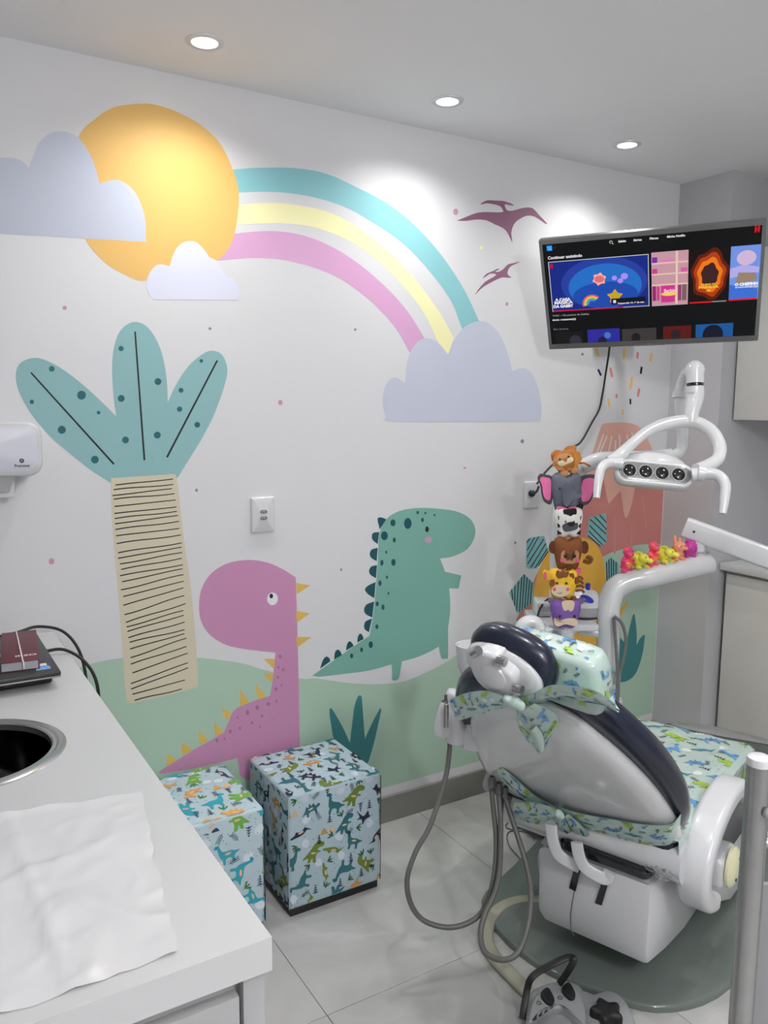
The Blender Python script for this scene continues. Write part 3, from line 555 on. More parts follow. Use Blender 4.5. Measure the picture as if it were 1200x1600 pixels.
ct = worktop(); tag(ct, 'white worktop with a square front edge at the lower left', 'countertop')
sk = empty('sink', (SC.x, SC.y, CZ), 0, 'round polished steel basin sunk in the white worktop', 'sink')
smw = Matrix.Translation((SC.x, SC.y, CZ))
lathe('rim', [(.1475, -.012), (.148, .0), (.151, .003), (.158, .002), (.162, .0045), (.172, .003), (.176, .0003), (.172, -.001)], M['steel'], sk, smw, n=64)
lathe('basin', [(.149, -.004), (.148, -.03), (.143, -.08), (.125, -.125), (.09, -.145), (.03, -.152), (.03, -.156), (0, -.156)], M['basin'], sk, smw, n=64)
lathe('drain', [(.028, -.150), (.024, -.148), (.02, -.151), (.004, -.151), (0, -.149)], M['chrome'], sk, smw, n=24)
# thin crinkled sheet taped on the worktop
def sheet():
    N, K = 60, 70; vs = []; fs = []
    A = [V((-.25, CY0 + .02)), V((.262, CY0 + .03)), V((.335, 1.36)), V((-.2, 1.44))]
    from mathutils import noise
    for j in range(K + 1):
        for i in range(N + 1):
            u, v = i / N, j / K; p = A[0].lerp(A[1], u).lerp(A[3].lerp(A[2], u), v)
            e = noise.noise(V((u * 9, v * 9, 3))) * .012; p = p + V((e * (1 if i == N else 0), e if j in (0, K) else 0))
            r = 1 - abs(noise.noise(V((p.x * 7, p.y * 5, 0)))) * 2; r2 = 1 - abs(noise.noise(V((p.x * 16, p.y * 13, 7)))) * 2
            cr = math.exp(-((p.x - .13 + (p.y - 1.2) * .03) / .006) ** 2)
            z = .0008 + max(0, r - .7) * .012 + max(0, r2 - .65) * .005 + cr * .0035
            if u > .9 and v < .2: z += (u - .9) * .02 * (1 - v * 5)
            vs.append((p.x, p.y, CZ + z))
    for j in range(K):
        for i in range(N): a = j * (N + 1) + i; fs.append([a, a + 1, a + N + 2, a + N + 1])
    o = mesh('protective_sheet', vs, fs, mat('translucent_white_film', (202, 202, 204), rough=.24, noise=.02, ill=.86), None, True, angle=180)
    return tag(o, 'thin crinkled white film spread over the front of the worktop', 'sheet')
sheet()
# ---- laptop, notebook, loose paper and cables behind the sink
lt = empty('laptop', (.12, 2.16, CZ), 0, 'closed dark laptop with silver trim lying at the wall end of the worktop', 'laptop')
lmw = frame((.0, 2.17, CZ), (1, .0, 0), (0, 1, 0))
box('case', (-.25, -.155, .004), (.297, .18, .027), M['black'], lt, bev=.006, mw=lmw)
box('lid', (-.255, -.188, .03), (.312, .187, .041), M['laptop'], lt, bev=.004, mw=lmw)
box('silver_trim', (-.254, -.189, .0262), (.311, .18, .0305), mat('silver_trim', (150, 148, 144), rough=.35, metal=.7, alb=False), lt, bev=.0015, mw=lmw)
for k, (x, w, h) in enumerate(((.02, .03, .007), (.075, .04, .003), (.132, .032, .014), (.19, .02, .003))):
    p = box('port', (x, -.1565, .012), (x + w, -.1545, .012 + h), M['greyp'] if k == 2 else M['laptop'], lt, mw=lmw)
box('port_hole', (.136, -.1572, .0135), (.16, -.156, .0235), M['gloss'], lt, mw=lmw)
box('keyboard_slot', (.2, -.02, .0408), (.204, .1, .0414), M['gloss'], lt, mw=lmw)
st = box('sticker', (.262, -.128, .0408), (.29, -.108, .0413), mat('white_sticker', (190, 190, 186)), lt, mw=lmw); st['label'] = 'small white sticker'
st = box('sticker', (.262, -.158, .0408), (.294, -.133, .0413), mat('blue_sticker', (98, 150, 200)), lt, mw=lmw); st['label'] = 'small blue sticker'
for x, y in ((-.2, -.12), (.26, -.12), (.26, .15)): box('foot', (x, y, 0), (x + .02, y + .01, .004), M['black'], lt, mw=lmw)
nb = empty('notebook', (.21, 2.17, CZ + .041), 0, 'burgundy notebook closed with a white band, lying on the laptop', 'notebook')
a_, b_, c_, d_ = atz(62, 1029, .985), atz(41, 985, .985), atz(4, 990, .985), atz(1, 1036, .985)
nx = (a_ - d_).normalized(); ny = (b_ - a_).normalized(); nw = (a_ - d_).length; nh = (b_ - a_).length
nmw = frame((d_.x, d_.y, CZ + .0415), nx, ny)
box('pages', (.001, .002, .0015), (nw - .004, nh - .002, .021), mat('page_edges', (150, 152, 158), rough=.7), nb, mw=nmw)
cov = box('cover', (0, 0, .021), (nw, nh, .0235), mat('burgundy_cover', (86, 34, 44), rough=.5, ill=.8), nb, bev=.001, mw=nmw)
box('back_cover', (0, 0, 0), (nw, nh, .0015), MATS['burgundy_cover'], nb, mw=nmw)
bnd = tube('elastic_band', [nmw @ V((nw * .58, -.003, .004)), nmw @ V((nw * .58, -.0035, .020)), nmw @ V((nw * .56, .0, .0252)), nmw @ V((nw * .42, nh, .0252))], .0018, mat('white_elastic', (196, 190, 192)), nb, n=1, res=6)
text('lettering', 'IRSO', .017, mat('foil_lettering', (206, 196, 198), rough=.4), cov, nmw @ Matrix.Translation((nw * .36, nh * .14, .0237)), bold=.0004, xs=1.35)
pp = mesh('paper_sheet', [nmw @ V(v) for v in ((-.13, .0, .0018), (-.004, .0, .0015), (-.004, nh * .98, .0015), (-.12, nh, .0015), (-.13, .0, .0008), (-.004, .0, .0006), (-.004, nh * .98, .0006), (-.12, nh, .0006))], [[0, 1, 2, 3], [7, 6, 5, 4], [0, 4, 5, 1], [1, 5, 6, 2], [2, 6, 7, 3], [3, 7, 4, 0]], mat('white_paper', (196, 200, 202)), None)
tag(pp, 'white paper lying on the laptop at the left edge of the picture', 'paper')
def czp(px, py, z): p = atz(px, py, z); return p
cb = tube('power_cable', [(-.1, 2.455, CZ + .012), (.05, 2.458, CZ + .012), (.18, 2.455, CZ + .014), (.27, 2.46, CZ + .02), (.33, 2.46, CZ + .03), (.395, 2.43, CZ + .012), (.43, 2.38, CZ - .05), (.435, 2.34, CZ - .16), (.43, 2.33, CZ - .4)], .0045, M['black'], None, n=8, res=8)
tag(cb, 'thick black cable looping over the worktop edge, farther of the two', 'cable')
cb = tube('power_cable', [(.285, 2.26, CZ + .010), (.32, 2.262, CZ + .012), (.365, 2.25, CZ + .012), (.41, 2.215, CZ - .02), (.432, 2.18, CZ - .08), (.43, 2.17, CZ - .2), (.43, 2.17, CZ - .4)], .0045, M['black'], None, n=8, res=8)
tag(cb, 'black cable leaving the laptop and dropping over the worktop edge', 'cable')
bx = box('cable_adapter', (-.05, 2.44, CZ + .001), (.1, 2.475, CZ + .024), M['black'], None, bev=.005); tag(bx, 'black cable adapter against the wall behind the notebook', 'adapter')

# ---- towel dispenser on the mural wall, cut by the left edge
td = empty('towel_dispenser', (.2, YW, 1.4), 0, 'white plastic paper towel dispenser on the wall at the left edge', 'dispenser')
dmw = frame((.2055, YW - .001, 1.4655), (1, 0, 0), (0, 0, 1))
body = layered('housing', rrect(.30, .150, .038, 8), [(0, .012), (.06, .004), (.1, 0), (.114, .004), (.118, .009)], M['white'], dmw, td)
layered('front_panel', rrect(.268, .120, .03, 8), [(.116, 0), (.121, .0), (.1225, .003)], mat('panel_plastic', (196, 198, 208), rough=.35, ill=.8), dmw, td)
fp = td.children[-1]
ink = mat('black_print', (16, 16, 20), rough=.5)
text('lettering', 'Premisse', .0105, ink, fp, dmw @ Matrix.Translation((.075, -.048, .1228)), bold=.0002)
lg = lathe('emblem', [(.0028, 0), (.006, 0), (.006, .0003), (.0028, .0003)], ink, fp, dmw @ Matrix.Translation((.094, -.031, .1227)), n=20)
lathe('emblem', [(0, 0), (.0016, 0), (.0016, .0003), (0, .0003)], ink, fp, dmw @ Matrix.Translation((.094, -.031, .1227)), n=10)
mesh('paper_tray', [dmw @ V(v) for v in ((-.1, -.07, .02), (.1, -.07, .02), (.078, -.07, .1), (-.1, -.07, .1), (-.1, -.128, .02), (.085, -.128, .02), (.06, -.118, .085), (-.1, -.118, .085))], [[0, 1, 2, 3], [7, 6, 5, 4], [0, 4, 5, 1], [1, 5, 6, 2], [2, 6, 7, 3], [3, 7, 4, 0]], mat('grey_translucent_plastic', (150, 150, 152), rough=.3), td)
tw = box('paper_towel', (.11, YW - .07, 1.33), (.285, YW - .045, 1.40), mat('towel_paper', (190, 190, 190), rough=.9), td, bev=.004)

# ---- wall outlets
def outlet(name, x0, x1, z0, z1, label, slots=True):
    r = empty(name, ((x0 + x1) / 2, YW, (z0 + z1) / 2), 0, label, 'outlet'); w, h = x1 - x0, z1 - z0
    mw = frame(((x0 + x1) / 2, YW, (z0 + z1) / 2), (1, 0, 0), (0, 0, 1))
    layered('cover_plate', rrect(w, h, .006, 4), [(0, .001), (.006, 0), (.009, .001), (.0112, .003), (.0122, .0055)], M['white'], mw, r)
    if slots:
        box('socket_frame', (-.0175, -.022, .012), (.0175, .022, .0138), M['white'], r, bev=.001, mw=mw)
        for s in (.0105, -.0105):
            f = solid_poly('socket', [(-.014, 0), (-.010, .007), (.009, .0075), (.0145, .0), (.009, -.0075), (-.010, -.007)], .0004, mat('socket_recess', (128, 128, 126), rough=.5), mw @ Matrix.Translation((0, s, .0137)), r)
            for hx, hy in ((-.0085, 0), (0, -.0025), (.0085, 0)): lathe('pin_hole', [(0, 0), (.0019, 0), (.0019, .0003), (0, .0003)], M['gloss'], f, mw @ Matrix.Translation((hx, s + hy, .0141)), n=10)
    return r, mw
outlet('wall_outlet', 1.003, 1.086, 1.164, 1.284, 'white double socket outlet between the palm and the teal dinosaur')
ol, olm = outlet('wall_outlet', 2.184, 2.26, 1.174, 1.285, 'white outlet plate with the television plug in it', False)
pg = empty('power_plug', (2.222, YW - .02, 1.247), 0, 'black power plug in the outlet beside the plush tower', 'plug')
pc = aty(831, 771, YW - .02)
lathe('plug_body', [(0, 0), (.013, .001), (.014, .012), (.008, .02), (0, .022)], M['black'], pg, frame((pc.x, YW - .013, pc.z), (1, 0, 0), (0, 0, 1)), n=20)
tube('strain_relief', [(pc.x, YW - .03, pc.z), (pc.x + .012, YW - .036, pc.z + .01), (pc.x + .022, YW - .036, pc.z + .03)], .005, M['black'], pg, n=4, res=8)
pcs = [(839, 756, .036), (852, 738, .03), (868, 722, .02), (893, 700, .012), (908, 690, .01), (925, 660, .012), (936, 640, .012), (941, 618, .015), (947, 580, .02), (952, 546, .06), (955, 510, .12), (960, 480, .16)]
tc_ = tube('television_cable', [aty(px, py, YW - d) for px, py, d in pcs], .0042, M['black'], None, n=5, res=8); tag(tc_, 'black cable hanging from the television down to its plug', 'cable')

# ================================================================ DINOSAUR POUFFES
def pouffe(x0, y0, x1, y1, h, kind, seed, label, size):
    r = empty('pouffe', ((x0 + x1) / 2, (y0 + y1) / 2, 0), 0, label, 'pouffe', 'dinosaur print cube pouffes')
    box('base', (x0 + .006, y0 + .006, 0), (x1 - .006, y1 - .006, .026), M['black'], r, bev=.002)
    b = box('cover', (x0, y0, .024), (x1, y1, h), FAB[kind], r, bev=.011, seg=3)
    # slightly domed seat
    W, D = x1 - x0, y1 - y0
    dome = lambda u, v: .008 * math.sin(math.pi * min(max(u / W, 0), 1)) * math.sin(math.pi * min(max(v / D, 0), 1))
    N = 14; vs = []; fs = []
    for j in range(N + 1):
        for i in range(N + 1): u, v = .008 + (W - .016) * i / N, .008 + (D - .016) * j / N; vs.append((x0 + u, y0 + v, h - .0006 + dome(u, v)))
    for j in range(N):
        for i in range(N): a = j * (N + 1) + i; fs.append([a, a + 1, a + N + 2, a + N + 1])
    mesh('seat_top', vs, fs, FAB[kind], r, True)
    printed('printed_dinosaurs', r, kind, lambda u, v: (V((x0 + u, y0 + v, h + dome(u, v))), V((0, 0, 1))), W, D, size, seed)['kind'] = 'stuff'
    H = h - .036
    for pl_ in (lambda u, v: (V((x0 + u, y0, .03 + v)), V((0, -1, 0))),): printed('printed_dinosaurs', r, kind, pl_, W, H, size, seed + 1)['kind'] = 'stuff'
    printed('printed_dinosaurs', r, kind, lambda u, v: (V((x0, y1 - u, .03 + v)), V((-1, 0, 0))), D, H, size, seed + 2)['kind'] = 'stuff'
    printed('printed_dinosaurs', r, kind, lambda u, v: (V((x1, y0 + u, .03 + v)), V((1, 0, 0))), D, H, size, seed + 3)['kind'] = 'stuff'
    tube('seam', [(x0 - .0005, y0 - .0005, .03), (x0 - .0005, y0 - .0005, h - .01)], .0012, FAB[kind], r, n=1, res=6)
    tube('seam', [(x1 + .0003, y0 - .0003, .03), (x1 + .0003, y0 - .0003, h - .01)], .0014, M['laptop'], r, n=1, res=6)
pouffe(.969, 2.143, 1.298, 2.462, .402, 'dark', 3, 'tall cube pouffe in the darker dinosaur print, standing clear of the worktop', .07)
pouffe(.545, 2.132, .884, 2.476, .398, 'bright', 11, 'cube pouffe in the brighter dinosaur print, half hidden behind the worktop', .078)

# ================================================================ CABINETS ON THE RIGHT
uc = empty('upper_cabinet', (3.3, 1.5, 1.53), 0, 'pale grey wall cabinet at the right edge of the picture', 'cabinet')
box('body', (3.135, .6, 1.537), (3.545, 2.228, 2.24), M['cab'], uc, bev=.002)
for k in range(3): box('door', (3.116, 2.228 - .54 * (k + 1) + .003, 1.535), (3.1345, 2.228 - .54 * k - .002, 2.242), M['cab'], uc, bev=.002)
lc = empty('lower_cabinet', (3.3, 1.5, 0), 0, 'pale grey base cabinet behind the chair, against the pillar', 'cabinet')
box('body', (3.14, .6, .1), (3.545, 2.228, .873), M['cab'], lc, bev=.002); box('plinth', (3.18, .6, 0), (3.54, 2.22, .1), M['cabside'], lc)
for k in range(3): box('door', (3.12, 2.215 - .54 * (k + 1) + .003, .11), (3.1395, 2.215 - .54 * k - .002, .862), M['cab'], lc, bev=.002)
wt = box('worktop', (3.092, .6, .878), (3.546, 2.23, .908), M['ctop'], None, bev=.002); tag(wt, 'white worktop on the base cabinet against the pillar', 'worktop')

# ================================================================ TELEVISION
ta, tb, tg = -.907, -.57, .028
tn = V((math.sin(ta) * math.cos(tb), -math.cos(ta) * math.cos(tb), math.sin(tb))); tr = V((math.cos(ta), math.sin(ta), 0)); tu = tn.cross(tr)
if tu.z < 0: tu = -tu
tr, tu = tr * math.cos(tg) + tu * math.sin(tg), tu * math.cos(tg) - tr * math.sin(tg)
TC = V((2.322, 2.031, 1.996))
TW = frame(TC, tr, tu)                     # local x right, y up, z towards the room
tv = empty('television', TC, 0, 'flat television showing a streaming menu, tilted down under the ceiling', 'television', mw=TW)
fr = layered('bezel', rrect(.735, .435, .006, 4), [(-.03, .004), (-.022, .002), (-.006, 0), (-.001, .001), (0, .003)], mat('tv_bezel', (98, 98, 98), rough=.35, noise=.03, ill=.8), Matrix(), tv, local=True)
layered('back_shell', rrect(.6, .34, .04, 6), [(-.03, 0), (-.05, .012), (-.062, .03)], M['black'], Matrix(), tv, local=True)
sb = box('screen', (-.7094 / 2, -.392 / 2 + .002, -.001), (.7094 / 2, .392 / 2 + .004, .0008), screen('black', (10, 11, 13)), tv, local=True)
box('bottom_lip', (-.05, -.2165, -.002), (.06, -.209, .003), MATS['tv_bezel'], tv, bev=.002, local=True)
text('lettering', 'LG', .008, M['greyp'], tv, TW @ Matrix.Translation((-.004, -.2115, .0032)))
def tvp(px, py):
    r = ray(px, py); t = (TC - CAM).dot(tn) / r.dot(tn); d = CAM + r * t - TC; return (d.dot(tr), d.dot(tu))
def za(x, y): return tvp(840 + x / 6.316, 340 + y / 6.316)
def zb(x, y): return tvp(1010 + x / 6.316, 340 + y / 6.316)
def flat(name, pts, c, z, parent=None, nm=None):
    tri = tessellate_polygon([[V((x, y, 0)) for x, y in pts]]); fs = []
    for t in tri:
        a, b, d = [pts[i] for i in t]; fs.append(t if (b[0] - a[0]) * (d[1] - a[1]) - (d[0] - a[0]) * (b[1] - a[1]) > 0 else t[::-1])
    return mesh(name, [(x, y, .0008 + z * .00025) for x, y in pts], fs, screen(nm or '%d_%d_%d' % c, c), parent or tv, local=True)
def ttext(body, a, b, size, c=(235, 235, 235), z=3, align='LEFT', bold=.0003, conv=za):
    """a over b: start and end point of the baseline"""
    p, q = conv(*a), conv(*b)
    return text('lettering', body, size, screen('%d_%d_%d' % c, c), sb, TW @ Matrix.Translation((p[0], p[1], .0008 + z * .00025)), 'LEFT', bold, fit=abs(q[0] - p[0]))
def rect2(x0, y0, x1, y1): return [(x0, y0), (x1, y0), (x1, y1), (x0, y1)]
# selected card
cA = za(103, 438); cB = za(1103, 872)
X0, Y1 = cA; X1, Y0 = cB[0], za(600, 903)[1]
flat('card_border', rect2(X0, Y0, X1, Y1), (205, 208, 214), 1, sb); e = .0022
flat('card_picture', rect2(X0 + e, Y0 + e, X1 - e, Y1 - e), (20, 40, 130), 2, sb)
cw, ch = X1 - X0, Y1 - Y0
F = lambda u, v: (X0 + cw * u, Y0 + ch * v)
flat('picture_shape', [(x, min(max(y, Y0 + e), Y1 - e)) for x, y in ellipse(*F(.55, .52), cw * .435, ch * .5, 40)], (38, 62, 158), 3, sb)
flat('picture_shape', [(x, max(y, Y0 + e)) for x, y in ellipse(*F(.56, .45), cw * .37, ch * .44, 40)], (36, 108, 196), 4, sb)
flat('picture_shape', [(x, max(y, Y0 + e)) for x, y in ellipse(*F(.56, .28), cw * .33, ch * .26, 30)], (28, 74, 170), 5, sb)
def star(cx, cy, r, n=5, k=.55, rot=.3): return [(cx + (r if i % 2 == 0 else r * k) * math.cos(rot + math.pi * i / n), cy + (r if i % 2 == 0 else r * k) * math.sin(rot + math.pi * i / n)) for i in range(2 * n)]
p = F(.51, .60); flat('picture_shape', mo(*star(p[0], p[1], .025, 6, .75)), (250, 170, 160), 6, sb); flat('picture_shape', ellipse(p[0], p[1], .017, .013), (225, 110, 110), 7, sb)
p = F(.72, .58)
for dx, dy, r in ((-.02, .004, .009), (.0, -.008, .0095), (.014, .008, .012)): flat('picture_shape', ellipse(p[0] + dx, p[1] + dy, r), (170, 140, 240), 6, sb)
p = F(.66, .24); flat('picture_shape', mo(*star(p[0], p[1], .028, 5, .6)), (240, 150, 60), 6, sb); flat('picture_shape', mo(*star(p[0], p[1], .023, 5, .6)), (190, 165, 30), 7, sb)
p = F(.40, .13)
for k, (r, c) in enumerate(((.034, (230, 90, 110)), (.028, (240, 190, 70)), (.022, (90, 190, 100)), (.016, (90, 120, 230)), (.010, (36, 80, 176)))):
    flat('picture_shape', [(p[0] + .008 + r * math.cos(a), p[1] + r * math.sin(a)) for a in [math.radians(40 + 160 * i / 16) for i in range(17)]], c, 6 + k, sb)
flat('picture_shape', rect2(F(.62, .1)[0], F(0, .08)[1], F(.965, 0)[0], F(0, .2)[1]), (12, 16, 30), 8, sb)
flat('picture_shape', rect2(F(.64, .1)[0], F(0, .11)[1], F(.668, 0)[0], F(0, .17)[1]), (220, 220, 230), 9, sb)
ttext('Temporada 13: 1º de mar.', (790, 850), (1058, 828), .0078, z=9)
flat('progress_bar', rect2(X0 + e, Y0 + e * .4, X0 + cw * .74, Y0 + e + .003), (215, 20, 50), 9, sb)
flat('progress_bar', rect2(X0 + cw * .74, Y0 + e * .4, X1 - e, Y0 + e + .003), (150, 150, 165), 9, sb)
ttext('A CASA', (178, 822), (330, 808), .015, z=10, bold=.0008); ttext('MÁGICA', (168, 852), (350, 838), .015, z=11, bold=.0008); ttext('DA GABBY', (158, 888), (355, 878), .015, z=10, bold=.0008)
def nlogo(u0, v0, w, h, conv=None):
    c = (225, 16, 36)
    for q in ([(0, 0), (.32, 0), (.32, 1), (0, 1)], [(.68, 0), (1, 0), (1, 1), (.68, 1)]): flat('red_letter', [(u0 + x * w, v0 + y * h) for x, y in q], c, 10, sb)
    flat('red_letter', [(u0 + x * w, v0 + y * h) for x, y in ((.68, 0), (1, 0), (.32, 1), (0, 1))], (180, 8, 24), 11, sb)
p = za(122, 500); nlogo(p[0], p[1], .0105, .017); p = zb(1068, 145); nlogo(p[0], p[1], .0145, .023)
ttext('Continuar assistindo', (102, 412), (440, 388), .0155, z=3, bold=.0004)
ttext('Início', (798, 244), (872, 240), .011, bold=.0005); ttext('Séries', (946, 232), (1028, 226), .0105); ttext('Filmes', (1105, 216), (1190, 212), .0105); ttext('Minha Netflix', (203, 198), (384, 186), .0105, conv=zb)
p = za(724, 240); flat('search_icon', [(p[0] + .0052 * math.cos(a), p[1] + .0052 * math.sin(a)) for a in [math.radians(-30 + 300 * k / 18) for k in range(19)]] + [(p[0] + .0037 * math.cos(a), p[1] + .0037 * math.sin(a)) for a in [math.radians(-30 + 300 * k / 18) for k in range(18, -1, -1)]], (235, 235, 235), 3, sb)
flat('search_icon', [(p[0] + .003, p[1] - .0045), (p[0] + .0045, p[1] - .003), (p[0] + .0085, p[1] - .007), (p[0] + .007, p[1] - .0085)], (235, 235, 235), 3, sb)
p = za(117, 301); flat('profile_icon', [(p[0] + x, p[1] + y) for x, y in rrect(.019, .019, .002)], (30, 150, 235), 3, sb)
for dx in (-.004, .004): flat('profile_icon', ellipse(p[0] + dx, p[1] + .003, .0012, n=8), (220, 240, 250), 4, sb)
flat('profile_icon', rect2(p[0] - .001, p[1] - .0042, p[0] + .006, p[1] - .0028), (220, 240, 250), 4, sb)
p = za(170, 297); flat('profile_icon', ellipse(p[0], p[1], .0012, n=8), (160, 160, 160), 3, sb)
ttext('T4:E1 • Os primos da Gabby', (148, 976), (510, 958), .0095, (165, 165, 168), bold=.0001); ttext('6min restante(s)', (148, 1018), (378, 1010), .0105, (225, 225, 225), bold=.0003); ttext('Em breve', (158, 1110), (300, 1100), .0115, (120, 120, 124), bold=.0001)
# three more posters: plain colours and lettering only
def poster(a, b, name, cols, conv=zb):
    (x0, y1), (x1, y0) = conv(*a), conv(*b)
    flat('poster', rect2(x0, y0, x1, y1), cols[0], 1, sb); return x0, y0, x1, y1
q = poster((48, 345), (408, 852), 'p', [(196, 150, 160)]); G = lambda u, v, q=q: (q[0] + (q[2] - q[0]) * u, q[1] + (q[3] - q[1]) * v)
for v in (.78, .58, .38): flat('poster_shape', [G(0, v), G(1, v), G(1, v + .03), G(0, v + .03)], (226, 190, 176), 2, sb)
for u, v, w, h, c in ((.02, .81, .14, .1, (120, 40, 170)), (.3, .81, .3, .05, (225, 120, 190)), (.72, .81, .22, .05, (205, 150, 170)), (.02, .61, .14, .09, (205, 60, 150)), (.8, .61, .18, .08, (215, 90, 160)), (.02, .1, .1, .28, (150, 40, 110)), (.14, .1, .08, .27, (205, 60, 140)), (.26, .06, .38, .32, (206, 52, 140)), (.72, .08, .1, .3, (150, 60, 110)), (.84, .08, .12, .3, (120, 96, 96))):
    flat('poster_shape', [G(u, v), G(u + w, v), G(u + w, v + h), G(u, v + h)], c, 3, sb)
flat('poster_shape', [G(.66, 0), G(.72, 0), G(.72, 1), G(.66, 1)], (230, 196, 184), 3, sb)
flat('poster_shape', [(x, y) for x, y in ellipse(*G(.48, .22), .026, .0075)], (240, 205, 90), 5, sb)
ttext('Barbie', (172, 735), (285, 722), .017, (250, 190, 225), z=6, conv=zb, bold=.0006)
flat('poster_shape', [G(0, 0), G(1, 0), G(1, .018), G(0, .018)], (170, 165, 175), 4, sb)
q = poster((425, 310), (805, 812), 'p', [(20, 10, 8)]); G = lambda u, v, q=q: (q[0] + (q[2] - q[0]) * u, q[1] + (q[3] - q[1]) * v)
for k, (r, c) in enumerate(((1.0, (90, 26, 8)), (.84, (176, 60, 10)), (.66, (236, 120, 24)), (.46, (60, 30, 30)))):
    flat('poster_shape', [G(min(max(.52 + .46 * r * math.cos(a) * (1 + .08 * math.sin(7 * a)), 0), 1), min(max(.5 + .47 * r * math.sin(a) * (1 + .1 * math.cos(5 * a)), .02), 1)) for a in [2 * math.pi * i / 40 for i in range(40)]], c, 2 + k, sb)
ttext('KUNG FU', (540, 668), (688, 660), .0085, (225, 180, 60), z=8, conv=zb, bold=.0006); ttext('PANDA', (515, 698), (715, 690), .011, (235, 190, 70), z=8, conv=zb, bold=.0007); ttext('4', (590, 728), (635, 724), .011, (235, 190, 70), z=8, conv=zb, bold=.0007)
p0, p1 = zb(425, 846), zb(790, 822); flat('progress_bar', rect2(p0[0], p0[1] - .0005, p0[0] + (p1[0] - p0[0]) * .62, p0[1] + .0045), (225, 20, 30), 3, sb); flat('progress_bar', rect2(p0[0] + (p1[0] - p0[0]) * .62, p0[1] - .0005, p1[0], p0[1] + .0045), (130, 130, 130), 3, sb)
q = poster((836, 285), (1098, 800), 'p', [(112, 146, 224)]); q = (q[0], q[1], .3535, q[3]); flat('poster', rect2(*q), (112, 146, 224), 2, sb); G = lambda u, v, q=q: (q[0] + (q[2] - q[0]) * u, q[1] + (q[3] - q[1]) * v)
flat('poster_shape', [G(0, .02), G(1, .02), G(1, .2), G(0, .3)], (60, 110, 210), 3, sb); flat('poster_shape', [G(0, .6), G(.45, .66), G(1, .6), G(1, .5), G(0, .42)], (176, 170, 230), 3, sb)
flat('poster_shape', [G(.2, .3), G(.95, .36), G(.9, .5), G(.3, .52)], (150, 130, 110), 4, sb); flat('poster_shape', ellipse(*G(.55, .78), .03, .026), (206, 180, 214), 4, sb)
ttext('O CHEFINH', (872, 672), (1100, 660), .0135, (240, 240, 245), z=6, conv=zb, bold=.0009); ttext('DE VOLTA AOS NEGÓCIOS', (875, 694), (1100, 684), .006, (235, 235, 240), z=6, conv=zb)
flat('progress_bar', rect2(q[0], q[1] - .001, q[2], q[1] + .005), (225, 20, 40), 5, sb)
# lower row, dimmed thumbnails
yb = -.392 / 2 + .003
for a, b, c, cv in (((170, 1130), (450, 1240), (22, 20, 22), za), ((490, 1105), (815, 1240), (44, 42, 150), za), ((832, 1100), (1172, 1230), (58, 54, 54), za), ((165, 1075), (440, 1200), (88, 22, 18), zb), ((487, 1055), (850, 1190), (26, 84, 150), zb)):
    (x0, y1), (x1, _) = cv(*a), cv(*b); flat('thumbnail', rect2(x0, yb, x1, y1), c, 1, sb)
for (x, y), r, c, cv in (((375, 1215), .022, (50, 46, 58), za), ((640, 1215), .016, (30, 24, 60), za), ((690, 1160), .012, (60, 120, 190), za), ((970, 1180), .016, (26, 24, 26), za), ((290, 1150), .017, (40, 30, 40), zb), ((655, 1150), .034, (16, 22, 40), zb)):
    px_, py_ = cv(x, y); flat('thumbnail_shape', [(xx, max(yy, yb)) for xx, yy in ellipse(px_, py_, r, r * 1.1, 24)], c, 2, sb)
# tv bracket to the wall
br = empty('television_bracket', (2.55, YW, 2.0), 0, 'black swivel wall bracket behind the television', 'bracket')
bk0 = TC - tn * .062
box('tv_plate', (-.1, -.1, -.074), (.1, .1, -.063), M['black'], br, bev=.003, mw=TW)
tube('arm', [bk0 - tn * .01, V((2.52, 2.26, 2.06)), V((2.62, 2.45, 2.05))], .016, M['black'], br, n=1, res=10)
box('wall_plate', (2.52, YW - .05, 1.93), (2.72, YW, 2.17), M['black'], br, bev=.004)
# ================================================================ DENTAL CHAIR
HD = math.radians(20); CHW = Matrix.Translation((1.6, 1.56, 0)) @ Matrix.Rotation(HD, 4, 'Z')
def cw_(x, y, z): return CHW @ V((x, y, z))
def onp(px, py, mw, z=0):
    """where the sight line of a picture point meets the plane z of a frame, in that frame's x, y"""
    o = mw @ V((0, 0, z)); n = mw.to_3x3() @ V((0, 0, 1)); r = ray(px, py); t = (o - CAM).dot(n) / r.dot(n); return mw.inverted() @ (CAM + r * t)
def onx(px, py, x):
    o = cw_(x, 0, 0); n = CHW.to_3x3() @ V((1, 0, 0)); r = ray(px, py); return CAM + r * ((o - CAM).dot(n) / r.dot(n))
def ony(px, py, y):
    o = cw_(0, y, 0); n = CHW.to_3x3() @ V((0, 1, 0)); r = ray(px, py); return CAM + r * ((o - CAM).dot(n) / r.dot(n))
TB = math.radians(50)
BW = CHW @ frame((0, 0, .5), (0, -1, 0), (-math.cos(TB), 0, math.sin(TB)))      # back frame: x to the chair's right, y up the back, z out of its rear
ch = empty('dental_chair', (1.6, 1.56, 0), 0, 'white and navy reclined dental chair seen from behind', 'dental chair', mw=CHW)
def sym(r): return [(x, y) for x, y in r] + [(-x, y) for x, y in r[::-1] if x > 1e-4]
def smooth2(l, n=4): return [(p.x, p.y) for p in crom([V((a, b, 0)) for a, b in l], n, True)]
cush = smooth2(sym([(0, -.10), (.13, -.095), (.24, -.06), (.295, .0), (.318, .09), (.318, .20), (.292, .33), (.245, .43), (.20, .495), (.14, .53), (.07, .545), (0, .55)]))
layered('back_cushion', cush, [(.004, .05), (.004, .03), (-.004, .010), (-.02, 0), (-.04, .002), (-.06, .012), (-.072, .03), (-.076, .05)], M['navy'], BW, ch, angle=180, cen=(0, .2))
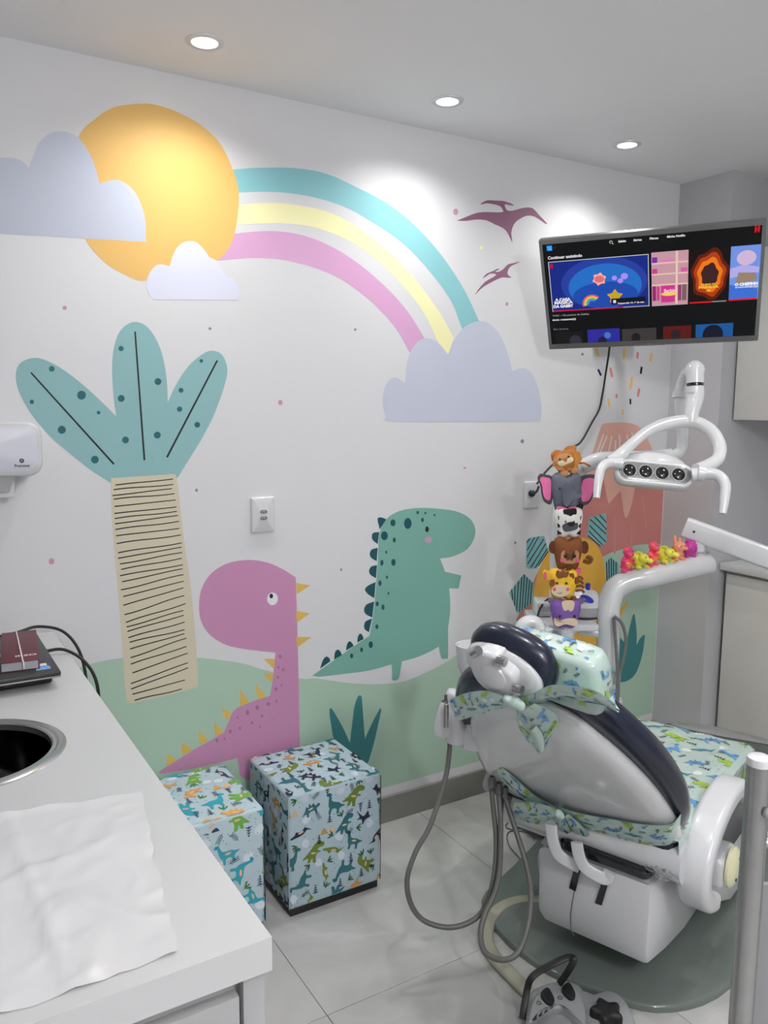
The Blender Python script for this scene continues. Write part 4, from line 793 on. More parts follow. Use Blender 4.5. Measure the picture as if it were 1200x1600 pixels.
shell = smooth2(sym([(0, -.245), (.14, -.238), (.225, -.19), (.276, -.09), (.290, .0), (.288, .08), (.276, .17), (.252, .26), (.215, .345), (.17, .42), (.125, .48), (.06, .515), (0, .52)]))
layered('back_shell', shell, [(.001, 0), (.014, 0), (.023, 10.988), (.034, 10.95), (.044, 10.86), (.051, 10.7), (.055, 10.4)], M['enamel'], BW, ch, angle=180, cen=(0, .1))
# seat
seatw = lambda x0, y0, z0, x1, y1, z1, nm, m, bev: box(nm, (x0, y0, z0), (x1, y1, z1), m, ch, bev=bev, seg=4, mw=CHW)
seatw(-.02, -.285, .405, .70, .285, .492, 'seat_cushion', M['navy'], .035)
seatw(.0, -.26, .33, .66, .26, .404, 'seat_pan', M['white'], .02)
lr = mat('dark_grey_vinyl_mat', (58, 62, 62), rough=.3, coat=.3)
layered('leg_rest', smooth2([(.708, .10), (.78, .06), (.85, .0), (.885, -.09), (.89, -.2), (.885, -.315), (.80, -.325), (.708, -.325), (.706, -.1)], 2), [(.40, .01), (.405, 0), (.442, 0), (.449, .006)], lr, CHW, ch, angle=50)
layered('foot_mat', smooth2([(.80, .02), (.852, -.015), (.882, -.1), (.884, -.2), (.88, -.31), (.845, -.312), (.82, -.2), (.80, -.1)], 2), [(.4495, 0), (.452, 0), (.453, .002)], mat('grey_foot_mat', (118, 120, 120), rough=.4), CHW, ch, angle=50)
# curved side arms with their round caps
def side_arm(sy):
    path = [(.41, .45), (.33, .505), (.22, .508), (.12, .475), (.05, .42), (.025, .355), (.045, .305), (.085, .272), (.13, .255)]
    pts = crom([V((x, sy * .322, z)) for x, z in path], 5); prof = rrect(.082, .052, .017, 4)
    vs, fs = sweep(pts, [(a, b) for a, b in prof], [V((0, 0, 1)) if False else (pts[i] - V((.24, sy * .322, .34))) for i in range(len(pts))])
    mesh('side_arm', [CHW @ v for v in vs], fs, M['white'], ch, True)
    c = lathe('pivot_cap', [(0, .022), (.02, .0215), (.046, .017), (.057, .008), (.058, 0)], M['cream'], ch, CHW @ frame((.255, sy * .35, .30), (1, 0, 0), (0, 0, 1) if sy < 0 else (0, 0, -1)), n=36)
    for dx, dz in ((.012, .024), (-.012, -.028)): lathe('screw', [(0, .0228), (.004, .0226), (.004, .019), (0, .019)], M['gloss'], c, CHW @ frame((.255 + dx, sy * .35, .30 + dz * 1), (1, 0, 0), (0, 0, 1) if sy < 0 else (0, 0, -1)), n=10)
side_arm(-1)
seatw(.1, -.30, .24, .62, -.27, .42, 'side_cover', M['navy'], .01)
box('pivot_housing', (.19, -.35, .25), (.33, -.28, .34), M['white'], ch, bev=.02, seg=3, mw=CHW)
tube('pivot_shaft', [cw_(.02, -.30, .40), cw_(.02, .20, .40)], .055, M['white'], ch, n=1, res=20)
# lower cover, base
prof = [(-.05, .34), (-.057, .24), (-.056, .15), (-.04, .112), (.1, .078), (.26, .054), (.36, .056), (.43, .08), (.46, .14), (.46, .33)]
def bodypoly(prof, y0, y1, name, m, inset=.02):
    mw = CHW @ frame((0, 0, 0), (1, 0, 0), (0, 0, 1)); P2 = smooth2(prof[:1] * 1 + prof[1:], 1)     # frame z points to -y
    return layered(name, P2, [(-y1, inset * 1.2), (-y1 + .008, inset * .4), (-y1 + .03, 0), (-y0 - .012, 0), (-y0 - .003, .004), (-y0, .012)], m, mw, ch, angle=35)
bodypoly(prof, -.236, .10, 'lower_cover', M['white'], .04)
bodypoly([(.14, .262), (.2, .27), (.5, .14), (.95, .09), (.95, .03), (.5, .05), (.18, .19)], -.30, .06, 'base_beam', M['white'], .01)
seatw(.25, -.18, .02, .85, .16, .33, 'pedestal', M['greyp'], .03)
bp = smooth2([(-.10, -.12), (-.06, -.27), (.1, -.38), (.4, -.42), (.9, -.42), (1.2, -.3), (1.25, 0), (1.2, .3), (.8, .38), (.3, .36), (.05, .34), (-.06, .2), (-.11, .04)])
layered('floor_plate', bp, [(.0, 0), (.012, 0), (.018, .004), (.02, .01)], mat('grey_green_floor_plate', (92, 100, 95), rough=.14, coat=.3, noise=.05), CHW, ch, angle=60)  # plate colour darkened to carry the shade under the chair
for q in ([(897, 1355.5), (908, 1357), (899, 1393), (889, 1388)], [(941, 1376), (951, 1378), (940, 1415), (929.5, 1411)]):
    P4 = [onx(a, b, -.0605) for a, b in q]; P5 = [onx(a, b, -.05) for a, b in q]
    mesh('slot', P4 + P5, [[0, 1, 2, 3], [7, 6, 5, 4], [0, 4, 5, 1], [1, 5, 6, 2], [2, 6, 7, 3], [3, 7, 4, 0]], M['gloss'], ch)
tube('cover_seam', [onx(908, 1357, -.057), onx(899, 1385, -.0575), onx(892, 1425, -.0575), onx(892, 1450, -.057), onx(897, 1462, -.054)], .0014, M['hose'], ch, n=4, res=6)
flatp = rrect(.034, .012, .005, 3)
for pts in ([(861, 1288, -.085), (864, 1312, -.085), (872, 1334, -.085), (888, 1346, -.078), (906, 1355, -.065)], [(901, 1316, -.09), (905, 1338, -.09), (914, 1355, -.085), (930, 1366, -.078), (947, 1373, -.066), (952, 1362, -.062)]):
    tube('bracket_arm', [onx(a, b, c) for a, b, c in pts], .01, M['white'], ch, n=5, prof=flatp, up=CHW.to_3x3() @ V((-1, 0, .3)))
seatw(-.048, -.228, .338, .40, .09, .354, 'cover_lid', M['greyp'], .008)
seatw(-.058, -.228, .3545, .3, .03, .378, 'under_seat_mechanism', M['gloss'], .02)
# headrest (tilted further up than the back)
TH = math.radians(70); hc = atd(796, 1037, 1.9)
HM = CHW @ frame(CHW.inverted() @ hc, (0, -1, 0), (-math.cos(TH), 0, math.sin(TH)))
HR = HM @ Matrix.Rotation(-.30, 4, 'Z')     # the cushion is rolled a little to the right
def sup(a, b, e=2.4, n=40): return [(math.copysign(abs(math.cos(t)) ** (2 / e), math.cos(t)) * a, math.copysign(abs(math.sin(t)) ** (2 / e), math.sin(t)) * b) for t in [2 * math.pi * k / n for k in range(n)]]
hr = layered('headrest_cushion', sup(.112, .082), [(.012, .03), (.008, .012), (-.01, 0), (-.03, -.0), (-.05, .01), (-.062, .03)], M['navy'], HR, ch, angle=180)
def hp(px, py, z=.03): p = onp(px, py, HM, z); return (p.x, p.y)
layered('headrest_shell', [(x - .006, y - .016) for x, y in sup(.102, .066, 2.2)], [(.008, 0), (.018, .002), (.026, .012), (.03, .03)], M['enamel'], HR, ch, angle=180)
q = [hp(*p, .04) for p in ((741, 1040), (746, 1013), (782, 1020), (784, 1032), (808, 1052), (806, 1078), (795, 1086), (760, 1068))]
layered('headrest_bracket', smooth2(q, 3), [(.018, 0), (.05, 0), (.058, .004), (.06, .01)], M['white'], HM, ch, angle=60)
x, y = hp(767, 1062, .07); lathe('round_knob', [(0, .016), (.02, .0155), (.032, .012), (.037, .004), (.037, -.01)], M['white'], ch, HM @ Matrix.Translation((x, y, .052)), n=36)
for a, b in (((739, 1021), (748, 1016)), ((778, 1031), (790, 1035)), ((804, 1076), (816, 1079))):
    A, B = hp(*a, .06), hp(*b, .06); tube('chrome_pin', [HM @ V((A[0], A[1], .06)), HM @ V((B[0], B[1], .06))], .0115, M['chrome'], ch, n=1, res=20)
tube('headrest_stem', [BW @ V((0, .46, .0)), BW @ V((0, .56, .0)), HM @ V((0, -.06, .015))], .03, M['white'], ch, n=4, prof=rrect(.07, .02, .008, 3), up=BW.to_3x3() @ V((0, 0, 1)))

# ---------------------------------------------------------------- fabric covers and ribbons
def cloth_rails(name, A, B, parent, seed, size, n=6, cols=4, motif=True, m=None, bulge=0, nrm=None):
    """a ribbon of cloth between two rails of points"""
    A = crom(A, n); B = crom(B, n); vs = []; fs = []
    nv = (nrm or (BW.to_3x3() @ V((0, 0, 1)))).normalized()
    L = [0]
    for i in range(1, len(A)): L.append(L[-1] + ((A[i] + B[i]) / 2 - (A[i - 1] + B[i - 1]) / 2).length)
    Wd = sum((a - b).length for a, b in zip(A, B)) / len(A)
    def at(u, v):
        u = min(max(u, 0), L[-1] - 1e-6); i = 0
        while L[i + 1] <= u: i += 1
        t = (u - L[i]) / (L[i + 1] - L[i]); k = v / Wd; p = A[i].lerp(A[i + 1], t).lerp(B[i].lerp(B[i + 1], t), k); return p + nv * bulge * math.sin(math.pi * k)
    for i in range(len(A)):
        for j in range(cols + 1): k = j / cols; vs.append(A[i].lerp(B[i], k) + nv * bulge * math.sin(math.pi * k))
    for i in range(len(A) - 1):
        for j in range(cols): a = i * (cols + 1) + j; fs.append([a, a + 1, a + cols + 2, a + cols + 1])
    back = len(vs); vs += [v - nv * .0015 for v in vs]; fs += [[back + i for i in f[::-1]] for f in fs]
    o = mesh(name, vs, fs, m or FAB['minto'], parent, True, angle=180)
    if motif:
        pm = printed('printed_dinosaurs', parent, 'mint', lambda u, v: (at(u, v), nv), L[-1], Wd, size, seed, .6, off=.0012); pm['kind'] = 'stuff'
    return o
def R2(l, mw=None, z=.055):
    mw = mw or BW
    return [mw @ V(onp(px, py, mw, (zz[0] if zz else z))) for px, py, *zz in l]
hcov = empty('headrest_cover', HM.translation, 0, 'mint dinosaur print headrest cover under clear plastic, tied with a bow behind the headrest', 'cover')
pil = smooth2([(-.05, -.1), (.05, -.115), (.15, -.128), (.195, -.124), (.208, -.06), (.200, .0), (.175, .02), (.08, .03), (-.02, .034), (-.06, .02), (-.075, -.03)], 4)
layered('pillow', pil, [(-.032, 10.80), (-.034, 10.9), (-.042, 10.97), (-.052, 11), (-.08, 11), (-.10, 10.985), (-.112, 10.93), (-.118, 10.82)], FAB['mint'], HM, hcov, angle=180)
# the print on the four rim faces and the rear lip
def rimface(lo, hi, fixed, axis, w, h, seed, sgn):
    def pl_(u, v):
        x = lo + (hi - lo) * u / w; z = -.048 - .055 * v / h
        if axis == 'top': yy = max(p[1] for p in pil if abs(p[0] - x) < .02); return HM @ V((x, yy, z)), HM.to_3x3() @ V((0, 1, 0))
        xx = max(p[0] for p in pil if abs(p[1] - x) < .025); return HM @ V((xx, x, z)), HM.to_3x3() @ V((1, 0, 0))
    printed('printed_dinosaurs', hcov, 'mint', pl_, w, h, .042, seed, .8, off=.002)['kind'] = 'stuff'
rimface(-.03, .18, 0, 'top', .21, .055, 21, 1); rimface(-.12, .0, 0, 'side', .12, .055, 22, 1)
printed('printed_dinosaurs', hcov, 'mint', lambda u, v: (HM @ V((-.01 + u, -.10 + v, -.0325)), HM.to_3x3() @ V((0, 0, 1))), .19, .11, .045, 27, .8, off=.002)['kind'] = 'stuff'
def pbot(u, v):
    x = -.03 + u; yy = min(p[1] for p in pil if abs(p[0] - x) < .025); return HM @ V((x, yy, -.046 - v)), HM.to_3x3() @ V((0, -1, 0))
printed('printed_dinosaurs', hcov, 'mint', pbot, .21, .06, .042, 28, .8, off=.002)['kind'] = 'stuff'
cloth_rails('neck_band', R2([(806, 1094), (832, 1084), (858, 1072), (884, 1072), (925, 1078), (962, 1100)], z=.06), R2([(812, 1104), (842, 1100), (868, 1090), (895, 1088), (930, 1094), (968, 1113)], z=.05), hcov, 5, .04, bulge=.008)
cloth_rails('neck_skirt', [HM @ V((.0, -.08, -.035)), HM @ V((.06, -.095, -.036)), HM @ V((.12, -.10, -.04)), HM @ V((.19, -.10, -.055)), HM @ V((.206, -.10, -.09))], R2([(850, 1082), (885, 1082), (915, 1085), (945, 1098), (968, 1110)], z=.03), hcov, 8, .05, bulge=.004)
cloth_rails('ribbon_end', R2([(703, 1093), (730, 1083), (760, 1080), (790, 1089)], z=.085), R2([(716, 1126), (745, 1118), (772, 1110), (793, 1105)], z=.085), hcov, 2, .045, bulge=.006)
cloth_rails('ribbon_end', R2([(806, 1106), (808, 1130), (822, 1155), (843, 1176)], z=.075), R2([(834, 1100), (856, 1108), (872, 1126), (858, 1158)], z=.075), hcov, 31, .045, bulge=.012)
cloth_rails('ribbon_fold', R2([(826, 1140), (832, 1152), (843, 1175)], z=.09), R2([(838, 1134), (848, 1150), (850, 1172)], z=.09), hcov, 33, .05, motif=False, bulge=.008)
kp = BW @ V(onp(803, 1097, BW, .085)); blob_mesh('bow_knot', [((0, 0, 0), (.02, .016, .014)), ((.012, -.008, 0), (.014, .016, .012)), ((-.014, .006, 0), (.014, .012, .012))], FAB['minto'], hcov, local=False, voxel=.003, mw=Matrix.Translation(kp) @ BW.to_3x3().to_4x4())
bcov = empty('backrest_ribbon', BW @ V((0, 0, .06)), 0, 'mint dinosaur print ribbon tied in a bow across the lower back of the chair', 'ribbon')
cloth_rails('band', R2([(764, 1177, .02), (778, 1193, .045), (800, 1212, .062), (835, 1243, .068), (869, 1262, .07)]), R2([(768, 1193, .02), (778, 1210, .05), (798, 1232, .066), (832, 1260, .07), (866, 1276, .072)]), bcov, 12, .045, bulge=.004)
cloth_rails('band', R2([(873, 1262, .07), (910, 1272, .068), (960, 1281, .064), (1010, 1289, .056), (1048, 1288, .04), (1064, 1272, .0)]), R2([(872, 1280, .072), (905, 1291, .07), (955, 1306, .066), (1005, 1319, .058), (1045, 1321, .042), (1062, 1308, .0)]), bcov, 14, .05, bulge=.004)
cloth_rails('ribbon_end', R2([(803, 1255), (835, 1254), (868, 1263)], z=.095), R2([(802, 1290), (835, 1291), (866, 1279)], z=.095), bcov, 15, .05, bulge=.005)
cloth_rails('ribbon_end', R2([(867, 1276), (869, 1300), (877, 1328)], z=.09), R2([(880, 1276), (892, 1300), (908, 1324)], z=.09), bcov, 16, .05, bulge=.005)
cloth_rails('ribbon_end', R2([(878, 1276), (893, 1300), (906, 1318)], z=.085), R2([(888, 1272), (908, 1290), (921, 1304)], z=.085), bcov, 17, .05, bulge=.004)
kp = BW @ V(onp(872, 1271, BW, .09)); blob_mesh('bow_knot', [((0, 0, 0), (.014, .012, .012)), ((.006, -.01, 0), (.01, .012, .01))], FAB['minto'], bcov, local=False, voxel=.003, mw=Matrix.Translation(kp) @ BW.to_3x3().to_4x4())
# seat cover
sc = empty('seat_cover', cw_(.35, 0, .495), 0, 'mint dinosaur print seat cover under clear crinkled plastic', 'cover')
from mathutils import noise as NZ
def seat_z(x, y): e = min(x + .02, .705 - x, .29 - abs(y)); return .4955 + .0025 * NZ.noise(V((x * 14, y * 14, 0))) - (.02 * max(0, 1 - e / .03) ** 2 if e < .03 else 0) + (.006 * max(0, NZ.noise(V((x * 30, y * 20, 4)))) if abs(y) > .2 or x > .6 else 0)
NX, NY = 60, 48; vs = []; fs = []
for i in range(NX + 1):
    for j in range(NY + 1):
        x = -.022 + .727 * i / NX; y = -.29 + .58 * j / NY; vs.append(cw_(x, y, seat_z(x, y)))
base = len(vs)
for i in range(NX):
    for j in range(NY): a = i * (NY + 1) + j; fs.append([a, a + 1, a + NY + 2, a + NY + 1][::-1])
edge = [(i, 0) for i in range(NX + 1)] + [(NX, j) for j in range(1, NY + 1)] + [(i, NY) for i in range(NX - 1, -1, -1)]
for i, j in edge:
    x = -.022 + .727 * i / NX; y = -.29 + .58 * j / NY; d = .004 * NZ.noise(V((x * 25, y * 25, 9)))
    vs.append(cw_(x + (.004 + d if i == NX else 0), y + ((-.004 + d) if j == 0 else (.004 + d) if j == NY else 0), .425))
for k in range(len(edge) - 1):
    a = edge[k][0] * (NY + 1) + edge[k][1]; b = edge[k + 1][0] * (NY + 1) + edge[k + 1][1]; fs.append([a, b, base + k + 1, base + k])
mesh('cloth', vs, fs, FAB['mint'], sc, True, angle=60)
printed('printed_dinosaurs', sc, 'mint', lambda u, v: (cw_(u + .0, v - .275, seat_z(u, v - .275)), V((0, 0, 1))), .69, .55, .075, 40, .7, off=.0012, big=-math.pi / 2 + .5)['kind'] = 'stuff'
printed('printed_dinosaurs', sc, 'mint', lambda u, v: (cw_(u + .1, -.2945, .43 + v), CHW.to_3x3() @ V((0, -1, 0))), .58, .055, .07, 41, .7, off=.0045)['kind'] = 'stuff'
# crinkled plastic bunched at the hinge
def crumple(name, c, r, seed, parent, m, sc=(1, 1, 1)):
    bm = bmesh.new(); bmesh.ops.create_icosphere(bm, subdivisions=4, radius=1)
    for v in bm.verts:
        n = NZ.noise(v.co * 2.3 + V((seed, 0, 0))) * .5 + abs(NZ.noise(v.co * 5 + V((0, seed, 0)))) * .5; v.co = V((v.co.x * sc[0], v.co.y * sc[1], v.co.z * sc[2])) * r * (.75 + n)
    bmesh.ops.translate(bm, vec=c, verts=bm.verts); return from_bm(name, bm, m, parent, True, angle=25)
plast = mat('crinkled_clear_plastic', (205, 208, 210), rough=.12, coat=.6, noise=.03, ill=.85); plast.node_tree.nodes['Principled BSDF'].inputs['Transmission Weight'].default_value = .55
crumple('plastic_bunch', cw_(.02, -.262, .50), .035, 3, sc, plast, (1.2, .9, .7)); crumple('plastic_bunch', cw_(.015, -.24, .485), .025, 8, sc, plast, (1, 1.3, .8))
crumple('plastic_bunch', onx(1035, 1362, -.03), .026, 5, sc, plast, (1, 1.7, .5)); crumple('plastic_bunch', onx(1005, 1352, -.02), .02, 6, sc, plast, (.7, 2, .35))

# ================================================================ UNIT BESIDE THE CHAIR
DU = 3.0
un = empty('dental_unit', (2.2, 2.1, 0), 0, 'white dental unit post with a bent tube arm behind the chair', 'dental unit')
zb_ = atd(985, 905, DU).z
col0 = atd(950, 1000, DU); cx_, cy_ = col0.x, col0.y
post = [(cx_, cy_, .05), (cx_, cy_, .5), (cx_, cy_, atd(950, 990, DU).z), tuple(atd(951, 950, DU)), tuple(atd(960, 922, DU)), tuple(atd(982, 908, DU)), tuple(atd(1010, 902, DU)), tuple(atd(1060, 890, DU + .03)), tuple(atd(1108, 879, DU + .06))]
tube('bent_tube', post, .042, M['enamel'], un, n=6, res=24)
lathe('end_cap', [(0, .012), (.02, .01), (.036, .003), (.042, -.01)], M['enamel'], un, frame(V(post[-1]), V((0, 0, 1)), (V(post[-1]) - V(post[-2])).cross(V((0, 0, 1)))), n=24)
lathe('collar', [(.043, 0), (.05, .0), (.052, .01), (.052, .04), (.048, .046), (.043, .046)], M['greyp'], un, Matrix.Translation((cx_, cy_, atd(950, 1066, DU).z)), n=28)
box('unit_body', (cx_ - .30, cy_ + .0, .02), (cx_ + .12, cy_ + .2, .50), M['white'], un, bev=.04, seg=4)
da = empty('delivery_arm', atd(1088, 850, 3.05), 0, 'white rectangular instrument arm reaching out to the right edge', 'arm')
pt = atd(1090, 872, 3.05); tube('upright', [(pt.x, pt.y, pt.z - .01), (pt.x, pt.y, pt.z + .12)], .027, M['white'], da, n=1, res=20)
lathe('joint_ring', [(.0275, 0), (.031, .001), (.031, .008), (.0275, .009)], M['greyp'], da, Matrix.Translation((pt.x, pt.y, pt.z + .02)), n=20)
b0, b1 = atd(1069, 823, 3.05), atd(1215, 877, 2.95); dv = (b1 - b0)
vs, fs = sweep([b0, b0 + dv * .02, b1 + dv * 1.2], rrect(.05, .078, .012, 3), V((0, 0, 1)), [.93, 1, 1]); mesh('arm_housing', vs, fs, M['white'], da, True)
lathe('screw', [(0, .002), (.005, .0015), (.005, 0)], M['gloss'], da, frame(atd(1084, 831, 2.985), R_, U_), n=10)
box('pivot_gasket', tuple(atd(1096, 846, 3.05) - V((.012, .012, .012))), tuple(atd(1096, 846, 3.05) + V((.02, .012, .01))), M['gloss'], da, bev=.003)
for k, pts in enumerate(([(960, 963), (972, 975), (978, 1000), (974, 1030), (966, 1060), (963, 1100)], [(959, 965), (961, 990), (964, 1030), (966, 1070), (965, 1100)])):
    o = tube('grey_hose', [atd(a, b, DU - .07) for a, b in pts], .006, M['hose'], None, n=6, res=8); tag(o, ('looped' if k == 0 else 'straight') + ' thin grey hose hanging beside the post, in front of the painted plant', 'hose')
# ---- tray and scaler under the plush tower
ty = empty('instrument_tray', atd(880, 990, 3.0), 0, 'white tray with star shaped knobs under the plush animals', 'tray')
tray_z = atd(880, 972, 2.95).z
def lev(px, z, d):  # point at a height on a column of the picture
    r = ray(px, 950); p = CAM + r * d; return V((p.x, p.y, z))
def slab(name, pxs, zs, ds, m, parent, bev):
    a = lev(pxs[0], zs[0], ds[0]); b = lev(pxs[1], zs[0], ds[0]); X = (b - a); w = X.length; X.normalize(); Y = V((-X.y, X.x, 0))
    if Y.dot(F_) < 0: Y = -Y
    mw = frame(a, X, Y); return box(name, (0, 0, 0), (w, ds[1], zs[1] - zs[0]), m, parent, bev=bev, seg=3, mw=mw), mw
slab('tray_plate', (836, 938), (tray_z - .03, tray_z - .003), (2.92, .22), M['white'], ty, .008)
_, cmw = slab('casing', (838, 900), (tray_z - .075, tray_z - .03), (2.93, .12), M['white'], ty, .01)
_, rmw = slab('ribbed_box', (839, 872), (tray_z - .003, tray_z + .055), (3.02, .1), M['white'], ty, .012)
for k in range(3): slab('groove', (841, 862), (tray_z + .008 + k * .013, tray_z + .0095 + k * .013), (3.018, .004), M['greyp'], ty, .0003)
sp_ = lev(905, tray_z - .03, 3.0)
tube('tray_bracket', [V((sp_.x, sp_.y, tray_z - .045)), V(((sp_.x + cx_) / 2, (sp_.y + cy_) / 2, tray_z - .05)), V((cx_, cy_, tray_z - .06))], .018, M['white'], ty, n=3, res=14)
def star2(r, k=.62): return smooth2([((r if i % 2 == 0 else r * k) * math.cos(math.pi / 2 + math.pi * i / 5), (r if i % 2 == 0 else r * k) * math.sin(math.pi / 2 + math.pi * i / 5)) for i in range(10)], 3)
CF = (-F_); CFh = V((-F_.x, -F_.y, 0)).normalized(); CR = V((R_.x, R_.y, 0)).normalized()
for px, py in ((850, 987), (885, 989)):
    layered('star_knob', star2(.036), [(0, 0), (.012, 0), (.018, .003), (.021, .008)], M['white'], frame(atd(px, py, 2.9), CR, U_), ty, angle=60)
arch = [atd(a, b, 2.85) for a, b in ((812, 992), (815, 980), (824, 972), (836, 973), (843, 984))]
tube('spout', arch, .024, M['enamel'], ty, n=6, res=16)
dvc = empty('scaler_device', lev(915, tray_z, 3.05), 0, 'white ultrasonic scaler with a blue oval button, beside the purple plush', 'medical device')
dc = lev(914, tray_z, 3.04); dm = frame(dc, CR, V((-CR.y, CR.x, 0)))
lathe('grey_base', [(0, .002), (.058, .002), (.062, .012), (.061, .04), (.0, .04)], M['greyp'], dvc, dm, n=36, sx=1.15, sy=.9)
lathe('black_gasket', [(.0595, .0), (.0635, 0), (.0635, .005), (.0595, .005)], M['black'], dvc, dm, n=36, sx=1.15, sy=.9)
lathe('white_top', [(.061, .0405), (.06, .05), (.052, .075), (.03, .098), (.01, .106), (0, .107)], M['enamel'], dvc, dm, n=36, sx=1.15, sy=.9)
blue = mat('blue_plastic', (28, 40, 150), rough=.3, coat=.4)
lathe('blue_button', [(0, .005), (.5, .0045), (.9, .002), (1, 0)], blue, dvc, frame(lev(917, tray_z + .077, 2.985), CR + V((0, 0, -.42)), V((0, 0, 1)) + CFh * -.8) @ Matrix.Diagonal((.027, .014, 1, 1)), n=28)
kb = lev(917, tray_z + .098, 3.03); tube('blue_knob', [kb, kb + V((0, 0, .028))], .009, blue, dvc, n=1, res=14)
tube('device_cord', [lev(840, tray_z + .0, 2.97), lev(843, tray_z + .03, 3.0), lev(852, tray_z + .055, 3.04), lev(864, tray_z + .066, 3.06), lev(880, tray_z + .066, 3.08)], .004, M['black'], dvc, n=5, res=8)
cp = empty('rinse_cup', atd(733, 1045, 2.5), 0, 'white rinse bowl just left of the headrest', 'bowl')
lathe('bowl', [(0, -.12), (.02, -.12), (.045, -.07), (.05, -.01), (.052, .0), (.047, .0), (.044, -.02), (.035, -.06), (0, -.08)], M['enamel'], cp, Matrix.Translation(atd(738, 1007, 2.5)), n=32)
lathe('bowl_stem', [(.03, -.12), (.03, -.30), (0, -.30)], M['white'], cp, Matrix.Translation(atd(738, 1012, 2.5)), n=24)

# ---- instrument holders and hoses on the far side of the chair
ih = empty('instrument_holder', atd(720, 1130, 2.35), 0, 'white row of instrument cups sticking out behind the backrest', 'holder')
for k, (px, py, w) in enumerate(((695, 1122, 17), (714, 1134, 17), (740, 1142, 19))):
    p = atd(px, py, 2.34 - .01 * k); r0 = w / 1265 * 2.34
    lathe('cup', [(r0 * .35, .05), (r0 * .6, .03), (r0, -.02), (r0 * 1.02, -.045), (r0 * .8, -.05), (r0 * .78, -.01), (0, -.005)], M['white'], ih, Matrix.Translation(p), n=24)
a, b = atd(720, 1098, 2.38), atd(765, 1120, 2.42)
box('holder_body', (-.05, -.03, -.03), (.07, .02, .035), M['white'], ih, bev=.015, seg=3, mw=frame(a + V((0, 0, 0)), CR + V((0, 0, -.25)), V((-CR.y, CR.x, 0))))
tube('holder_arm', [a, b, atd(790, 1170, 2.5), atd(800, 1200, 2.55)], .022, M['white'], ih, n=4, res=14)
hpn = empty('handpiece', atd(697, 1105, 2.3), 0, 'grey and steel air syringe resting in the leftmost instrument cup', 'handpiece')
lathe('grip', [(0, .045), (.003, .045), (.004, .03), (.0065, .028), (.0075, .0), (.007, -.04), (0, -.042)], M['steel'], hpn, Matrix.Translation(atd(697, 1115, 2.3)), n=16)
lathe('tip', [(0, .055), (.0045, .054), (.0045, .036), (0, .036)], M['hose'], hpn, Matrix.Translation(atd(696, 1114, 2.3)), n=14)
hb = empty('hose_connector', atd(775, 1215, 2.4), 0, 'grey hose connector block under the left side of the backrest', 'connector')
box('block', (-.03, -.02, -.055), (.022, .02, .055), M['greyp'], hb, bev=.014, seg=3, mw=frame(atd(776, 1210, 2.42), CR + V((0, 0, -.3)), V((-CR.y, CR.x, 0))))
for px, py in ((768, 1222), (779, 1232), (789, 1238)): lathe('nipple', [(.006, 0), (.010, .002), (.009, .03), (.006, .034)], M['hose'], hb, Matrix.Translation(atd(px, py + 8, 2.38)), n=14)
def hose(pts, r, label, m='hose'):
    P_ = []
    for a, b, d in pts:
        p = atd(a, b, d)
        if p.z < r + .002: p = atz(a, b, r + .002)
        P_.append(p)
    o = tube('hose', P_, r, M[m], None, n=6, res=10); tag(o, label, 'hose')
hose([(703, 1152, 2.34), (702, 1175, 2.33), (695, 1220, 2.3), (672, 1290, 2.27), (650, 1330, 2.26), (636, 1375, 2.25), (643, 1415, 2.26), (665, 1440, 2.27), (705, 1449, 2.27), (742, 1436, 2.29), (762, 1408, 2.32), (773, 1360, 2.34), (775, 1310, 2.36), (771, 1265, 2.38), (768, 1235, 2.39)], .0075, 'long grey hose hanging in a wide loop left of the chair down to the floor')
hose([(779, 1240, 2.39), (782, 1280, 2.36), (782, 1330, 2.34), (779, 1370, 2.32), (771, 1400, 2.3), (757, 1430, 2.27), (751, 1460, 2.24), (758, 1488, 2.2), (785, 1500, 2.17), (810, 1487, 2.18), (826, 1440, 2.22), (829, 1390, 2.27), (822, 1350, 2.31), (810, 1310, 2.34), (797, 1270, 2.37), (789, 1244, 2.39)], .0078, 'grey hose hanging in a narrow loop right beside the chair')
hose([(784, 1236, 2.42), (783, 1270, 2.4), (777, 1330, 2.38), (770, 1385, 2.34), (755, 1420, 2.31)], .0065, 'short grey hose between the two hanging loops')
def floorhose(pts, r, label, m, name='floor_hose', prof=None, z=None):
    o = tube(name, [atz(a, b, z or r + .001) for a, b in pts], r, M[m], None, n=7, res=10, prof=prof, up=V((0, 0, 1)) if prof else None); tag(o, label, 'hose')
floorhose([(880, 1395), (845, 1408), (815, 1408), (785, 1418), (765, 1440), (760, 1468), (772, 1495), (800, 1525), (828, 1553), (850, 1575)], .02, 'wide flat beige hose curling over the floor to the foot control', 'duct', prof=rrect(.042, .022, .009, 3), z=.0115)
for k, pts in enumerate(([(850, 1305), (820, 1292), (800, 1296), (790, 1290), (800, 1280)], [(835, 1310), (822, 1300), (795, 1300), (795, 1320), (815, 1345), (828, 1370)])):
    floorhose(pts, .0022, ('upper' if k == 0 else 'lower') + ' thin grey cable lying on the floor by the wall under the chair', 'hose', 'floor_cable')

